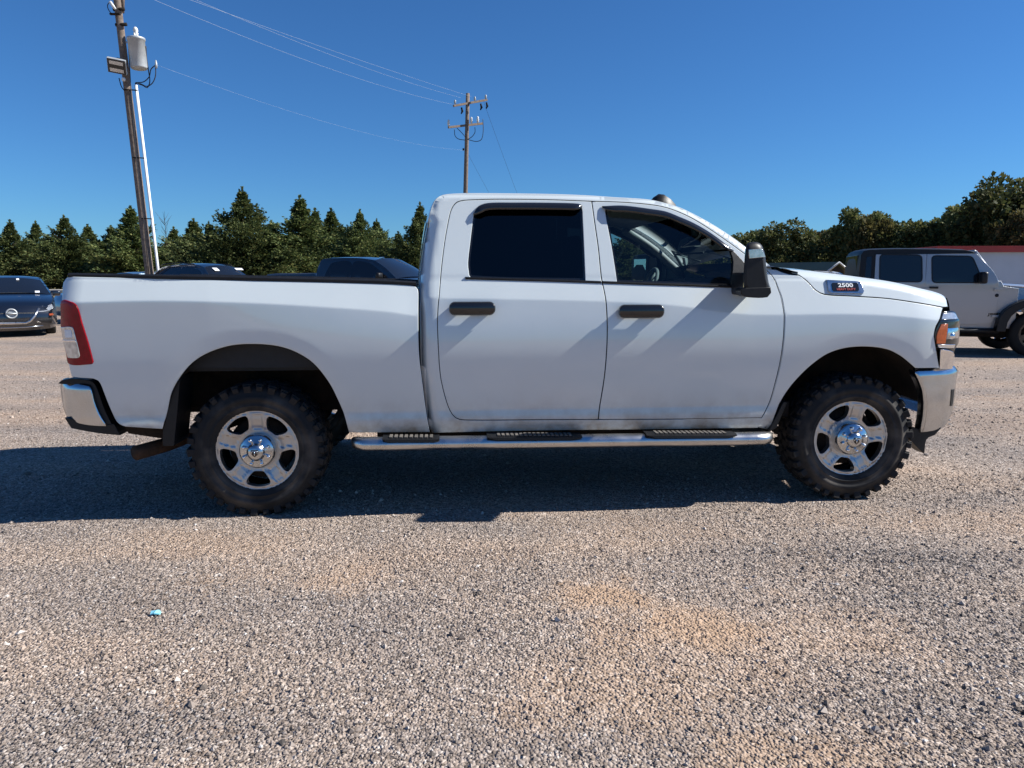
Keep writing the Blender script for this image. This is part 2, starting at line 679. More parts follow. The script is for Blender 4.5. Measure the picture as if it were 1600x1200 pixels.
def gravel_mat():
    m, t, b = mat_new('gravel')
    L = t.links.new
    tc = nd(t, 'ShaderNodeTexCoord')
    P = tc.outputs['Object']

    def noise(scale, detail=6, rough=0.55, vec=P):
        n = nd(t, 'ShaderNodeTexNoise')
        n.inputs['Scale'].default_value = scale
        n.inputs['Detail'].default_value = detail
        n.inputs['Roughness'].default_value = rough
        L(vec, n.inputs['Vector'])
        return n
    vor = nd(t, 'ShaderNodeTexVoronoi')
    vor.inputs['Scale'].default_value = 85
    L(P, vor.inputs['Vector'])
    stone = nd(t, 'ShaderNodeSeparateXYZ')
    L(vor.outputs['Color'], stone.inputs[0])
    scol = ramp(t, [(0.0, (0.15, 0.123, 0.104)), (0.3, (0.285, 0.232, 0.197)), (0.65, (0.375, 0.31, 0.266)), (0.9, (0.47, 0.40, 0.35)), (1.0, (0.57, 0.505, 0.455))])
    L(stone.outputs[0], scol.inputs['Fac'])
    # large patches: grey crushed stone, tan fines, orange clay
    mpn = nd(t, 'ShaderNodeMapping')
    mpn.inputs['Scale'].default_value = (0.45, 1.3, 1)
    L(P, mpn.inputs['Vector'])
    n1 = noise(0.8, 6, 0.55, mpn.outputs[0])
    pat = ramp(t, [(0.36, (0.80, 0.81, 0.83)), (0.5, (1.02, 0.99, 0.96)), (0.66, (1.20, 1.09, 0.98))])
    L(n1.outputs['Fac'], pat.inputs['Fac'])
    mul = nd(t, 'ShaderNodeMixRGB', blend_type='MULTIPLY')
    mul.inputs[0].default_value = 1
    L(scol.outputs['Color'], mul.inputs[1])
    L(pat.outputs['Color'], mul.inputs[2])
    n2 = noise(1.1, 7, 0.6)
    clay = ramp(t, [(0.52, (0, 0, 0)), (0.68, (1, 1, 1))])
    L(n2.outputs['Fac'], clay.inputs['Fac'])
    n4 = noise(9, 5, 0.7)
    cr = ramp(t, [(0.40, (0, 0, 0)), (0.62, (1, 1, 1))])
    L(n4.outputs['Fac'], cr.inputs['Fac'])
    cm = nd(t, 'ShaderNodeMath', operation='MULTIPLY')
    L(clay.outputs['Color'], cm.inputs[0])
    L(cr.outputs['Color'], cm.inputs[1])
    cm3 = nd(t, 'ShaderNodeMath', operation='MULTIPLY')
    cm3.inputs[1].default_value = 0.45
    L(cm.outputs[0], cm3.inputs[0])
    cm2 = nd(t, 'ShaderNodeMath', operation='MAXIMUM')
    L(cm3.outputs[0], cm2.inputs[0])
    L(clay_mask(t, P), cm2.inputs[1])
    mx = nd(t, 'ShaderNodeMixRGB')
    mx.inputs[2].default_value = (0.44, 0.29, 0.185, 1)
    L(cm2.outputs[0], mx.inputs[0])
    L(mul.outputs[0], mx.inputs[1])
    # fine dust mottling
    n3 = noise(28, 6, 0.7)
    dm = ramp(t, [(0.3, (0.75, 0.74, 0.73)), (0.7, (1.18, 1.17, 1.16))])
    L(n3.outputs['Fac'], dm.inputs['Fac'])
    m2 = nd(t, 'ShaderNodeMixRGB', blend_type='MULTIPLY')
    m2.inputs[0].default_value = 1
    L(mx.outputs[0], m2.inputs[1])
    L(dm.outputs['Color'], m2.inputs[2])
    L(m2.outputs[0], b.inputs['Base Color'])
    b.inputs['Roughness'].default_value = 0.95
    b.inputs['Specular IOR Level'].default_value = 0.15
    v2 = nd(t, 'ShaderNodeTexVoronoi')
    v2.inputs['Scale'].default_value = 38
    L(P, v2.inputs['Vector'])
    ad = nd(t, 'ShaderNodeMath', operation='ADD')
    L(vor.outputs['Distance'], ad.inputs[0])
    L(v2.outputs['Distance'], ad.inputs[1])
    bp = nd(t, 'ShaderNodeBump', invert=True)
    bp.inputs['Strength'].default_value = 0.9
    bp.inputs['Distance'].default_value = 0.012
    L(ad.outputs[0], bp.inputs['Height'])
    nb = noise(2.0, 5)
    b2 = nd(t, 'ShaderNodeBump')
    b2.inputs['Strength'].default_value = 0.5
    b2.inputs['Distance'].default_value = 0.06
    L(nb.outputs['Fac'], b2.inputs['Height'])
    L(bp.outputs['Normal'], b2.inputs['Normal'])
    L(b2.outputs['Normal'], b.inputs['Normal'])
    return m


def stone_mat():
    m, t, b = mat_new('loose_stones')
    g = nd(t, 'ShaderNodeNewGeometry')
    r = ramp(t, [(0.0, (0.07, 0.062, 0.057)), (0.06, (0.16, 0.134, 0.116)), (0.40, (0.285, 0.233, 0.198)), (0.75, (0.365, 0.302, 0.26)), (0.95, (0.47, 0.41, 0.362)), (1.0, (0.64, 0.595, 0.555))])
    t.links.new(g.outputs['Random Per Island'], r.inputs['Fac'])
    tc = nd(t, 'ShaderNodeTexCoord')
    ck = clay_mask(t, tc.outputs['Object'])
    ml = nd(t, 'ShaderNodeMath', operation='MULTIPLY')
    ml.inputs[1].default_value = 0.6
    t.links.new(ck, ml.inputs[0])
    mx = nd(t, 'ShaderNodeMixRGB')
    mx.inputs[2].default_value = (0.42, 0.275, 0.175, 1)
    t.links.new(ml.outputs[0], mx.inputs[0])
    t.links.new(r.outputs['Color'], mx.inputs[1])
    # broad grey and tan drifts
    n1 = nd(t, 'ShaderNodeTexNoise')
    n1.inputs['Scale'].default_value = 0.8
    n1.inputs['Detail'].default_value = 6
    mp = nd(t, 'ShaderNodeMapping')
    mp.inputs['Scale'].default_value = (0.45, 1.3, 1)
    t.links.new(tc.outputs['Object'], mp.inputs['Vector'])
    t.links.new(mp.outputs[0], n1.inputs['Vector'])
    pr = ramp(t, [(0.36, (0.74, 0.76, 0.79)), (0.5, (1.0, 0.98, 0.96)), (0.66, (1.18, 1.07, 0.96))])
    t.links.new(n1.outputs['Fac'], pr.inputs['Fac'])
    mu = nd(t, 'ShaderNodeMixRGB', blend_type='MULTIPLY')
    mu.inputs[0].default_value = 1
    t.links.new(mx.outputs[0], mu.inputs[1])
    t.links.new(pr.outputs['Color'], mu.inputs[2])
    t.links.new(mu.outputs[0], b.inputs['Base Color'])
    b.inputs['Roughness'].default_value = 0.9
    b.inputs['Specular IOR Level'].default_value = 0.2
    return m


def leaf_mat(name, stops, trans=0.25):
    m, t, b = mat_new(name)
    g = nd(t, 'ShaderNodeNewGeometry')
    r = ramp(t, stops)
    t.links.new(g.outputs['Random Per Island'], r.inputs['Fac'])
    oi = nd(t, 'ShaderNodeObjectInfo')
    hs = nd(t, 'ShaderNodeHueSaturation')
    mr = nd(t, 'ShaderNodeMapRange')
    mr.inputs['To Min'].default_value = 0.75
    mr.inputs['To Max'].default_value = 1.2
    t.links.new(oi.outputs['Random'], mr.inputs['Value'])
    t.links.new(mr.outputs['Result'], hs.inputs['Value'])
    t.links.new(r.outputs['Color'], hs.inputs['Color'])
    t.links.new(hs.outputs['Color'], b.inputs['Base Color'])
    b.inputs['Roughness'].default_value = 0.7
    b.inputs['Specular IOR Level'].default_value = 0.2
    tl = nd(t, 'ShaderNodeBsdfTranslucent')
    t.links.new(hs.outputs['Color'], tl.inputs['Color'])
    mx = nd(t, 'ShaderNodeMixShader')
    mx.inputs[0].default_value = trans
    t.links.new(b.outputs[0], mx.inputs[1])
    t.links.new(tl.outputs[0], mx.inputs[2])
    t.links.new(mx.outputs[0], t.nodes['Material Output'].inputs['Surface'])
    return m


M['gravel'] = gravel_mat()
M['stones'] = stone_mat()
M['wood'] = pmat('weathered_pole_wood', (0.13, 0.10, 0.08), 0.9, col2=(0.24, 0.19, 0.155), scale=12, bump=0.3, bscale=60, spec=0.2)
M['bark'] = pmat('bark', (0.07, 0.05, 0.035), 0.9, var=0.3, scale=12, bump=0.4, bscale=40, spec=0.2)
M['cedar'] = leaf_mat('cedar_foliage', [(0.0, (0.038, 0.058, 0.020)), (0.5, (0.088, 0.118, 0.040)), (0.85, (0.145, 0.168, 0.055)), (1.0, (0.21, 0.205, 0.075))])
M['oak'] = leaf_mat('broadleaf_foliage', [(0.0, (0.042, 0.056, 0.02)), (0.5, (0.10, 0.118, 0.04)), (0.85, (0.16, 0.17, 0.06)), (1.0, (0.24, 0.215, 0.085))], 0.3)
M['yellowleaf'] = leaf_mat('turning_foliage', [(0.0, (0.04, 0.04, 0.014)), (0.5, (0.085, 0.078, 0.026)), (1.0, (0.17, 0.14, 0.05))], 0.3)
M['galv'] = pmat('galvanised_grey', (0.42, 0.44, 0.45), 0.45, metal=0.3, var=0.08, scale=6)
M['pvc'] = pmat('white_conduit', (0.80, 0.81, 0.82), 0.4, var=0.06, scale=4)
M['cable'] = pmat('black_cable', (0.02, 0.02, 0.025), 0.6)
M['wire'] = pmat('aluminium_wire', (0.36, 0.40, 0.46), 0.55, metal=0.2)
M['ceramic'] = pmat('porcelain_white', (0.65, 0.65, 0.63), 0.25, var=0.08, scale=12)
M['concrete'] = pmat('concrete', (0.40, 0.36, 0.31), 0.9, var=0.15, scale=3, bump=0.2, bscale=40)

# ------------------------------------------------------------------ ground
def terrain(x, y):
    t = min(1, max(0, (y - 33.0) / 12.0))
    return 0.60 * t * t * (3 - 2 * t) + 0.006 * max(0, y - 60)


def ground_sheet():
    m, t, b = mat_new('dry_grass_and_red_dirt')
    tc = nd(t, 'ShaderNodeTexCoord')
    n = nd(t, 'ShaderNodeTexNoise')
    n.inputs['Scale'].default_value = 0.35
    n.inputs['Detail'].default_value = 9
    n.inputs['Roughness'].default_value = 0.7
    t.links.new(tc.outputs['Object'], n.inputs['Vector'])
    sp = nd(t, 'ShaderNodeSeparateXYZ')
    t.links.new(tc.outputs['Object'], sp.inputs[0])
    mr = nd(t, 'ShaderNodeMapRange')
    mr.inputs['From Min'].default_value = 41
    mr.inputs['From Max'].default_value = 43.5
    t.links.new(sp.outputs['Y'], mr.inputs['Value'])
    g = ramp(t, [(0.35, (0.15, 0.13, 0.06)), (0.6, (0.23, 0.19, 0.10)), (0.75, (0.10, 0.11, 0.04))])
    t.links.new(n.outputs['Fac'], g.inputs['Fac'])
    mr2 = nd(t, 'ShaderNodeMapRange')
    mr2.inputs['From Min'].default_value = 54
    mr2.inputs['From Max'].default_value = 49
    t.links.new(sp.outputs['Y'], mr2.inputs['Value'])
    mm = nd(t, 'ShaderNodeMath', operation='MULTIPLY')
    t.links.new(mr.outputs['Result'], mm.inputs[0])
    t.links.new(mr2.outputs['Result'], mm.inputs[1])
    d = ramp(t, [(0.35, (0.27, 0.13, 0.075)), (0.7, (0.36, 0.19, 0.11))])
    t.links.new(n.outputs['Fac'], d.inputs['Fac'])
    mx = nd(t, 'ShaderNodeMixRGB')
    t.links.new(mm.outputs[0], mx.inputs[0])
    t.links.new(g.outputs['Color'], mx.inputs[1])
    t.links.new(d.outputs['Color'], mx.inputs[2])
    t.links.new(mx.outputs[0], b.inputs['Base Color'])
    b.inputs['Roughness'].default_value = 1
    b.inputs['Specular IOR Level'].default_value = 0.05
    xs = [-1500, -600, -250] + list(range(-100, 101, 10)) + [250, 600, 1500]
    ys = [-1200, -500, -200, -60, 0, 20, 30, 32, 33, 34.5, 36, 37.5, 39, 40.5, 42, 43.5, 45, 47, 50, 60, 90, 150, 300, 700, 1800]
    V = [(x, y, terrain(x, y) - 0.03) for y in ys for x in xs]
    F = [(j * len(xs) + i, j * len(xs) + i + 1, (j + 1) * len(xs) + i + 1, (j + 1) * len(xs) + i) for j in range(len(ys) - 1) for i in range(len(xs) - 1)]
    return tag(build('ground', V, F, m, None, True), 'dry grass and red dirt ground beyond the gravel', kind='structure')


ground_sheet()


def lot_h(x, y):
    return 0.010 * np.sin(x * 1.1 + 0.6 * y) + 0.008 * np.sin(0.7 * x - 1.9 * y + 1.0) + 0.005 * np.sin(3.1 * x + 2.3 * y)


def gravel_lot():
    xs = np.concatenate([np.linspace(-70, -9, 14), np.linspace(-8, 8, 65), np.linspace(9, 70, 14)])
    ys = np.concatenate([np.linspace(-60, 0, 10), np.linspace(0.5, 10, 39), np.linspace(11, 33.5, 14)])
    X, Y = np.meshgrid(xs, ys)
    Z = lot_h(X, Y)
    Z -= 0.0
    V = np.stack([X, Y, Z], -1).reshape(-1, 3).tolist()
    n = len(xs)
    F = [(j * n + i, j * n + i + 1, (j + 1) * n + i + 1, (j + 1) * n + i) for j in range(len(ys) - 1) for i in range(n - 1)]
    return tag(build('gravel_lot', V, F, M['gravel'], None, True), 'crushed stone parking lot with tan dust patches', kind='structure')


gravel_lot()


def loose_stones():
    base = np.array([(1, 0, 0), (0, 1, 0), (-1, 0, 0), (0, -1, 0), (0, 0, 1), (0, 0, -1)], float)
    tri = np.array([(0, 1, 4), (1, 2, 4), (2, 3, 4), (3, 0, 4), (1, 0, 5), (2, 1, 5), (3, 2, 5), (0, 3, 5)])
    pos = []
    for y0, y1, den in ((1.6, 2.6, 9000), (2.6, 3.7, 6200), (3.7, 5.2, 2600), (5.2, 8.0, 600), (8.0, 13.0, 100)):
        xw = 0.74 * y1 + 0.5
        n = int(den * (y1 - y0) * 2 * xw)
        p = np.stack([rng.uniform(-xw, xw, n), rng.uniform(y0, y1, n)], 1)
        k = np.abs(p[:, 0]) < 0.74 * p[:, 1] + 0.5
        p = p[k]
        # fewer loose stones where the fines lie on top
        f = 0.5 + 0.5 * np.sin(p[:, 0] * 1.7 + 1.3 * np.sin(p[:, 1] * 1.1)) * np.sin(p[:, 1] * 1.5 + p[:, 0] * 0.6 + 0.8)
        k = rng.random(len(p)) < 0.40 + 0.60 * f
        for cx, cy, rx, ry, st in CLAY:
            gx, gy = ground_at(cx, cy)
            e = np.hypot((p[:, 0] - gx) / rx, (p[:, 1] - gy) / (ry * 1.6))
            k &= rng.random(len(p)) > 0.72 * st * np.clip(1.25 - e, 0, 1)
        pos.append(p[k])
    P = np.concatenate(pos)
    n = len(P)
    r = np.clip(np.exp(rng.normal(math.log(0.0041), 0.42, n)), 0.0025, 0.019)
    far = np.clip((P[:, 1] - 4.5) / 4, 0, 1)
    r *= 1 + 0.7 * far
    V = base[None] * (1 + rng.uniform(-0.28, 0.28, (n, 6, 3))) + rng.uniform(-0.22, 0.22, (n, 6, 3))
    V *= rng.uniform(0.7, 1.3, (n, 1, 3))
    V[:, :, 2] *= 0.72
    a = rng.uniform(0, 2 * np.pi, n)
    c, s = np.cos(a)[:, None], np.sin(a)[:, None]
    x = V[:, :, 0] * c - V[:, :, 1] * s
    y = V[:, :, 0] * s + V[:, :, 1] * c
    tl = rng.uniform(-0.5, 0.5, n)[:, None]
    z = V[:, :, 2] + x * tl * 0.6
    W = np.stack([x, y, z], -1) * r[:, None, None]
    W[:, :, 0] += P[:, 0][:, None]
    W[:, :, 1] += P[:, 1][:, None]
    W[:, :, 2] += (lot_h(P[:, 0], P[:, 1]) + r * 0.28)[:, None]
    F = (tri[None] + (np.arange(n) * 6)[:, None, None]).reshape(-1, 3)
    me = bpy.data.meshes.new('loose_gravel')
    me.vertices.add(n * 6)
    me.vertices.foreach_set('co', W.reshape(-1).astype(np.float32))
    me.loops.add(len(F) * 3)
    me.loops.foreach_set('vertex_index', F.reshape(-1).astype(np.int32))
    me.polygons.add(len(F))
    me.polygons.foreach_set('loop_start', np.arange(0, len(F) * 3, 3, dtype=np.int32))
    me.update(calc_edges=True)
    me.shade_flat()
    o = link('loose_gravel', me, M['stones'])
    return tag(o, 'loose grey and tan stones strewn over the lot', 'gravel', kind='stuff')


loose_stones()

# ------------------------------------------------------------------ the white pickup
W2 = 1.01
TF = Frame(-1.556, 4.232, YAW)
truck = empty('pickup_truck', (TF.o[0], TF.o[1], 0), YAW, 'white four-door pickup truck standing side-on in the foreground', 'pickup truck')


def slope_table(knots, z0=1.0):
    zz = np.arange(0.2, 2.4, 0.001)
    tt = np.interp(zz, [k[0] for k in knots], [k[1] for k in knots])
    D = np.cumsum(np.tan(np.radians(tt))) * 0.001
    D -= np.interp(z0, zz, D)
    return lambda z: np.interp(z, zz, D)


P_side = slope_table([(0.38, -42), (0.47, -34), (0.53, -16), (0.585, -5), (0.605, 7), (0.64, 8), (0.655, -7.5), (0.85, -6), (0.95, -3.5), (1.04, -1.2),
                      (1.2, -0.5), (1.45, -0.5), (1.465, 12), (1.50, 19.5), (2.05, 20)])
P_up = slope_table([(0.2, 0), (0.98, 0), (1.27, 9.5), (1.45, 9.5), (1.47, 0), (2.3, 0)])
PX_W = np.array([(TF.T(x, 520)[0], wt) for x, wt in ((100, 0.0), (330, 0.05), (520, 0.55), (640, 1.0), (1180, 1.0), (1300, 0.75), (1480, 0.65))])
zc_bed = np.array(TF.curve([(100, 473), (250, 470), (400, 474), (520, 481), (600, 487), (650, 494)]))
zc_cab = np.array(TF.curve([(660, 466), (800, 468), (950, 471.5), (1050, 477), (1120, 486), (1170, 491.5), (1226, 492), (1330, 491), (1400, 494), (1475, 502)]))


ZC_DENSE = {}


def D_core(u, z, zc):
    zc = ZC_DENSE.setdefault(id(zc), catmull([tuple(p) for p in zc], False, 0.02))
    c = np.interp(u, zc[:, 0], zc[:, 1])
    e = z - c
    h = 0.5 * (e + np.sqrt(e * e + 0.004 ** 2))
    wt = np.interp(u, PX_W[:, 0], PX_W[:, 1])
    return P_side(z) + wt * P_up(z) + np.tan(np.radians(26.0 - 10.5 * wt)) * np.minimum(h, np.maximum(0.02, 1.46 - c))


ARCH_R = TF.curve([(545, 676), (537, 653), (526, 625), (512, 597), (489, 568), (463, 551), (435, 541.5), (400, 538), (362, 540), (326, 551), (300, 567), (280, 590), (266, 614), (259, 640), (255, 670)])
ARCH_F = TF.curve([(1201, 674), (1217, 646), (1232, 615), (1251, 589.5), (1273, 568), (1295, 553), (1321, 544.5), (1353, 542), (1386, 546), (1407.5, 556), (1422, 567), (1430, 575)])
arch_r = catmull(ARCH_R, False, 0.03)
arch_f = catmull(ARCH_F + TF.curve([(1441, 598), (1449, 635)]), False, 0.03)


def flare(u, z, arch):
    q = np.stack([u, z], 1)
    e = seg_dist(arch, q)
    return math.tan(R(3.6)) * np.maximum(0, 0.088 - e) + 0.25 * np.maximum(0, 0.012 - e)


U_TAIL = TF.T(100, 500)[0]


def dense(line, step=0.02):
    return catmull([tuple(p) for p in line], False, step)


def crease_lines(zc):
    c = dense(zc)
    return [c + np.array([0, 0.007]), c - np.array([0, 0.007])]


def flare_lines(arch):
    t = np.gradient(arch, axis=0)
    t /= np.linalg.norm(t, axis=1)[:, None]
    n = np.stack([t[:, 1], -t[:, 0]], 1)
    cen = arch.mean(0)
    sgn = np.sign(np.sum((arch - cen) * n, 1).mean())
    c = arch + n * sgn * 0.088
    return [dense(c)]


def D_bed(u, z):
    d = D_core(u, z, zc_bed) + flare(u, z, arch_r)
    e = np.maximum(0, (U_TAIL + 0.10) - u)
    d = d + 2.2 * e * e
    return d


def D_cabraw(u, z):
    d = D_core(u, z, zc_cab)
    # plan curvature of the greenhouse towards the windscreen and of the nose
    d = d + 0.05 * np.maximum(0, u - 2.55) ** 2 * np.clip((z - 1.45) / 0.3, 0, 1)
    nose = np.maximum(0, u - 4.18)
    d = d + 0.42 * nose ** 2 + 1.2 * np.maximum(0, u - 4.50) ** 2
    return d


def D_door(u, z):
    return D_cabraw(u, z)


SIL_REAR = [(655, 446), (656, 429), (661, 392), (668, 349.5), (675, 322.6), (679.7, 313), (687, 307)]
SIL_ROOF = [(696.7, 304), (725, 302.5), (760, 302.3), (860, 303.5), (917, 305.6), (959, 308.4), (1013, 312), (1040, 317.7), (1062.5, 324.5)]
SIL_A = [(1085, 335), (1115, 351.5), (1145, 371), (1163, 384.5), (1185, 401), (1202, 414)]
sil_cab = catmull(TF.curve(SIL_REAR + SIL_ROOF + SIL_A, lambda u, z: D_cabraw(u, z) + 0.02), False, 0.03)
rear_line = catmull(TF.curve([(673, 680), (671, 668), (667, 648), (661, 600), (658, 575), (656.5, 530), (655.5, 480)] + SIL_REAR[:4], D_cabraw), False, 0.03)


def rnd_prof(e, r):
    q = np.clip(1 - e / r, 0, 0.985)
    return r * (1 - np.sqrt(1 - q * q))


def D_cab(u, z):
    q = np.stack([u, z], 1)
    d = D_cabraw(u, z)
    d = d + rnd_prof(seg_dist(sil_cab, q), 0.035)
    d = d + rnd_prof(seg_dist(rear_line, q), 0.085)
    return d


sil_hood = catmull(TF.curve([(1226, 420.5), (1260, 422.5), (1300, 427), (1335, 431.5), (1394, 440), (1440, 450.5), (1464, 456.5), (1477, 462.5), (1481.5, 470), (1482.5, 479)], lambda u, z: D_cabraw(u, z) + 0.03), False, 0.03)


def D_fender(u, z):
    return D_cabraw(u, z) + flare(u, z, arch_f)


def D_hood(u, z):
    q = np.stack([u, z], 1)
    return D_cabraw(u, z) + 0.004 + rnd_prof(seg_dist(sil_hood, q), 0.06)


# ---- bed
LIGHT_PX = [(96, 470), (114, 473), (121, 480), (128, 504), (138, 536), (144.3, 560), (145.5, 564.5), (143.5, 568), (107, 568)]
bed_out = TF.curve([(653, 452), (646, 446.5), (600, 443.5), (500, 440.7), (400, 438.5), (250, 435.3), (150, 433), (106, 432, 1), (99, 441), (97.5, 455), (96, 470, 1)], D_bed) \
    + TF.curve([(114, 473), (121, 480), (128, 504), (138, 536), (144.3, 560), (145.7, 565), (143.5, 568.5), (107, 568.5, 1)], D_bed) \
    + TF.curve([(109, 578), (112, 589, 1), (120, 590), (146, 592), (153, 595), (157.5, 602), (161, 611), (170, 634), (179, 654), (186, 663), (196, 667, 1), (254, 670.5, 1)], D_bed) \
    + [p for p in ARCH_R[::-1]][1:-1] + TF.curve([(545, 676, 1), (672, 675.5, 1), (666, 642), (659, 588), (655.5, 560), (654, 530), (653.7, 480)], D_bed)
bedside = panel('bedside', bed_out, [], D_bed, M['white'], truck, su=0.03, sz=0.014, skirt=0.05, seam=True, gap=0.004, lines=crease_lines(zc_bed) + flare_lines(arch_r))
mirror_copy(bedside, truck, W2)
# rail caps along the top of the bed walls
cap_px = [(107, 430), (250, 432.3), (400, 435.3), (500, 437.6), (600, 440.4), (650, 443)]
cap = [TF.TS(x, y, D_bed) for x, y in cap_px]


def rail_cap(name, sgn):
    V, F = [], []
    prof = [(-0.009, -0.012), (-0.010, 0.004), (0.004, 0.013), (0.075, 0.013), (0.085, 0.002), (0.085, -0.04)]
    for (u, z) in cap:
        d = float(D_bed(np.array([u]), np.array([z]))[0])
        for a, h in prof:
            V.append((u, d + a, z + h))
    m = len(prof)
    for i in range(len(cap) - 1):
        for k in range(m - 1):
            F.append((i * m + k, (i + 1) * m + k, (i + 1) * m + k + 1, i * m + k + 1))
    F.append(tuple(range(m)))
    F.append(tuple((len(cap) - 1) * m + k for k in range(m))[::-1])
    return build(name, V, F, M['black_plastic'], truck)


rc = rail_cap('rail_cap', 1)
mirror_copy(rc, truck, W2)
u_t, z_top = cap[0]
u_f, z_f = cap[-1]
zb = 0.92
box('bed_floor', ((u_t + u_f) / 2, W2, zb), (u_f - u_t - 0.06, 1.66, 0.05), M['bedliner'], truck)
for s in (-1, 1):
    box('bed_inner_wall', ((u_t + u_f) / 2, W2 + s * 0.86, (zb + 1.40) / 2), (u_f - u_t - 0.1, 0.05, 1.40 - zb), M['bedliner'], truck)
box('bed_front_wall', (u_f - 0.03, W2, 1.16), (0.05, 1.80, 0.50), M['white'], truck, 0.008)
tg = [(u_t - 0.010, z_top - 0.02), (u_t - 0.055, z_top - 0.035), (u_t - 0.035, 1.25), (u_t - 0.015, 1.05), (u_t + 0.03, 0.90)]
skin('tailgate', tg[::-1], lambda u, z: np.zeros_like(u), W2, 0.02, M['white'], truck, inset=0.16)
box('tailgate_core', (u_t + 0.05, W2, 1.17), (0.05, 1.66, 0.50), M['white'], truck, 0.01)

# ---- tail lamp
D_light = lambda u, z: D_bed(u, z) - 0.006 + 1.2 * np.maximum(0, (U_TAIL + 0.06) - u) ** 2
lamp = panel('tail_light', TF.curve(LIGHT_PX[:-1] + [(107, 568), (103, 552), (98, 532), (94, 512), (94.5, 492)], D_bed), [], D_light, M['red_lens'], truck, 0.03, 0.03, gap=0.001, skirt=0.03, smoothstep=0.015)
panel('reverse_lens', TF.curve([(94.5, 512, 1), (113.5, 511.5), (116.5, 519), (125, 555), (123, 558.5), (106.5, 558.5, 1), (99, 532)], D_bed), [], lambda u, z: D_light(u, z) - 0.004, M['clear_lens'], lamp, 0.02, 0.02, gap=0, skirt=0.006, smoothstep=0.012)
panel('reverse_bulb', TF.curve([(102, 516, 1), (112, 516, 1), (114, 527, 1), (103, 527, 1)], D_bed), [], lambda u, z: D_light(u, z) - 0.007, M['white_print'], lamp, 0.02, 0.02, gap=0, skirt=0.004)
panel('lens_divider', TF.curve([(98, 531.5, 1), (119, 531.5, 1), (119.5, 534, 1), (98.6, 534, 1)], D_bed), [], lambda u, z: D_light(u, z) - 0.007, M['chrome'], lamp, 0.02, 0.02, gap=0, skirt=0.004)
mirror_copy(lamp, truck, W2)

# ---- rear bumper
rb_px = [(84, 602), (88, 598), (133, 602.5), (140, 604), (143, 610), (147, 627), (155, 647), (165, 664.5, 1), (133, 661.5), (110, 656), (94, 643), (87, 624)]
D_rb = lambda u, z: 0.03 + 2.0 * np.maximum(0, TF.T(133, 630)[0] - u) ** 2 + 5.0 * np.maximum(0, TF.T(100, 630)[0] - u) ** 2
ZRT = TF.T(120, 601, 0.05)[1]
D_rb0 = D_rb
D_rb = lambda u, z: D_rb0(u, z) + 9.0 * np.maximum(0, z - (ZRT - 0.035)) ** 2 + 1.2 * np.maximum(0, 0.66 - z) ** 2
rb = panel('rear_bumper', TF.curve(rb_px, lambda u, z: 0 * u + 0.05), [], lambda u, z: np.minimum(D_rb(u, z), 0.30), M['chrome_dusty'], truck, 0.03, 0.03, gap=0, skirt=0.05, rnd=0.012)
mirror_copy(rb, truck, W2)
ub0 = TF.T(84, 610)[0]
zr0 = TF.T(84, 600)[1]
zr1 = TF.T(100, 650)[1]
bar = catmull([(ub0 + 0.06, zr1), (ub0 + 0.01, zr1 + 0.05), (ub0 - 0.005, zr0 - 0.06), (ub0 + 0.0, zr0 - 0.012), (ub0 + 0.03, zr0)], False, 0.02)
skin('bumper_face', bar, lambda u, z: 0.0 * u + 0.12, W2, 0.09, M['chrome_dusty'], truck, power=2.5, ndir=(-1, 0))
box('bumper_step', (ub0 + 0.19, W2, zr0 - 0.005), (0.30, 1.72, 0.02), M['black_plastic'], truck, 0.006)
panel('step_pad', TF.curve([(91, 599), (96, 595), (118, 592.5), (144, 597), (150, 606), (163, 642), (176, 668, 1), (165, 667, 1), (150, 632), (143, 606), (133, 601)], lambda u, z: 0 * u + 0.05), [], lambda u, z: 0 * u + 0.052, M['black_plastic'], truck, 0.05, 0.05, gap=0, skirt=0.15)
panel('bumper_valance', TF.curve([(102, 653, 1), (133, 660, 1), (168, 664, 1), (178, 663, 1), (187, 679.5, 1), (150, 675.5), (112, 668.5, 1)], lambda u, z: 0 * u + 0.05), [], lambda u, z: 0 * u + 0.047, M['black_plastic'], truck, 0.05, 0.05, gap=0, skirt=0.25)
box('bumper_underside', (ub0 + 0.28, W2, zr1 - 0.0), (0.30, 1.5, 0.06), M['black_plastic'], truck, 0.01)
panel('bed_sill', TF.curve([(190, 660, 1), (256, 667, 1), (256, 684, 1), (203, 676, 1)], lambda u, z: 0 * u + 0.1), [], lambda u, z: 0 * u + 0.085, M['dusty_liner'], truck, 0.08, 0.08, gap=0, skirt=0.1)

# ---- cab shell
DOOR_R = [(686, 460), (689.6, 417.5), (695, 375), (701, 342), (705, 327), (711, 318), (719, 314), (732, 312.5), (781, 311.3), (860, 312.2), (924.5, 314.5, 1), (929.4, 349.5), (935, 389), (939.3, 431), (945, 460), (947.5, 480),
          (949, 510), (948, 548), (944, 592), (937, 635), (934.7, 655.5, 1), (850, 656), (725, 656.3), (712, 653), (703, 641.5), (694.7, 617.6), (688, 587), (685, 548), (683.4, 505), (684.2, 480)]
DOOR_F = [(924.5, 314.5, 1), (973, 316), (1016, 319.7), (1040, 324), (1062.5, 332), (1085, 343), (1115, 362), (1145, 383), (1160, 394), (1182, 410), (1199, 423), (1209.5, 435.5), (1215.5, 450), (1221, 466), (1225.5, 492), (1224.4, 527),
          (1219, 566), (1211, 600), (1201.7, 630.6), (1190, 653, 1), (1060, 655), (934.7, 655.5, 1), (937, 635), (944, 592), (948, 548), (949, 510), (947.5, 480), (945, 460), (939.3, 431), (935, 389), (929.4, 349.5)]
door_r = catmull(TF.curve(DOOR_R, D_door), True, 0.03)
door_f = catmull(TF.curve(DOOR_F, D_door), True, 0.03)
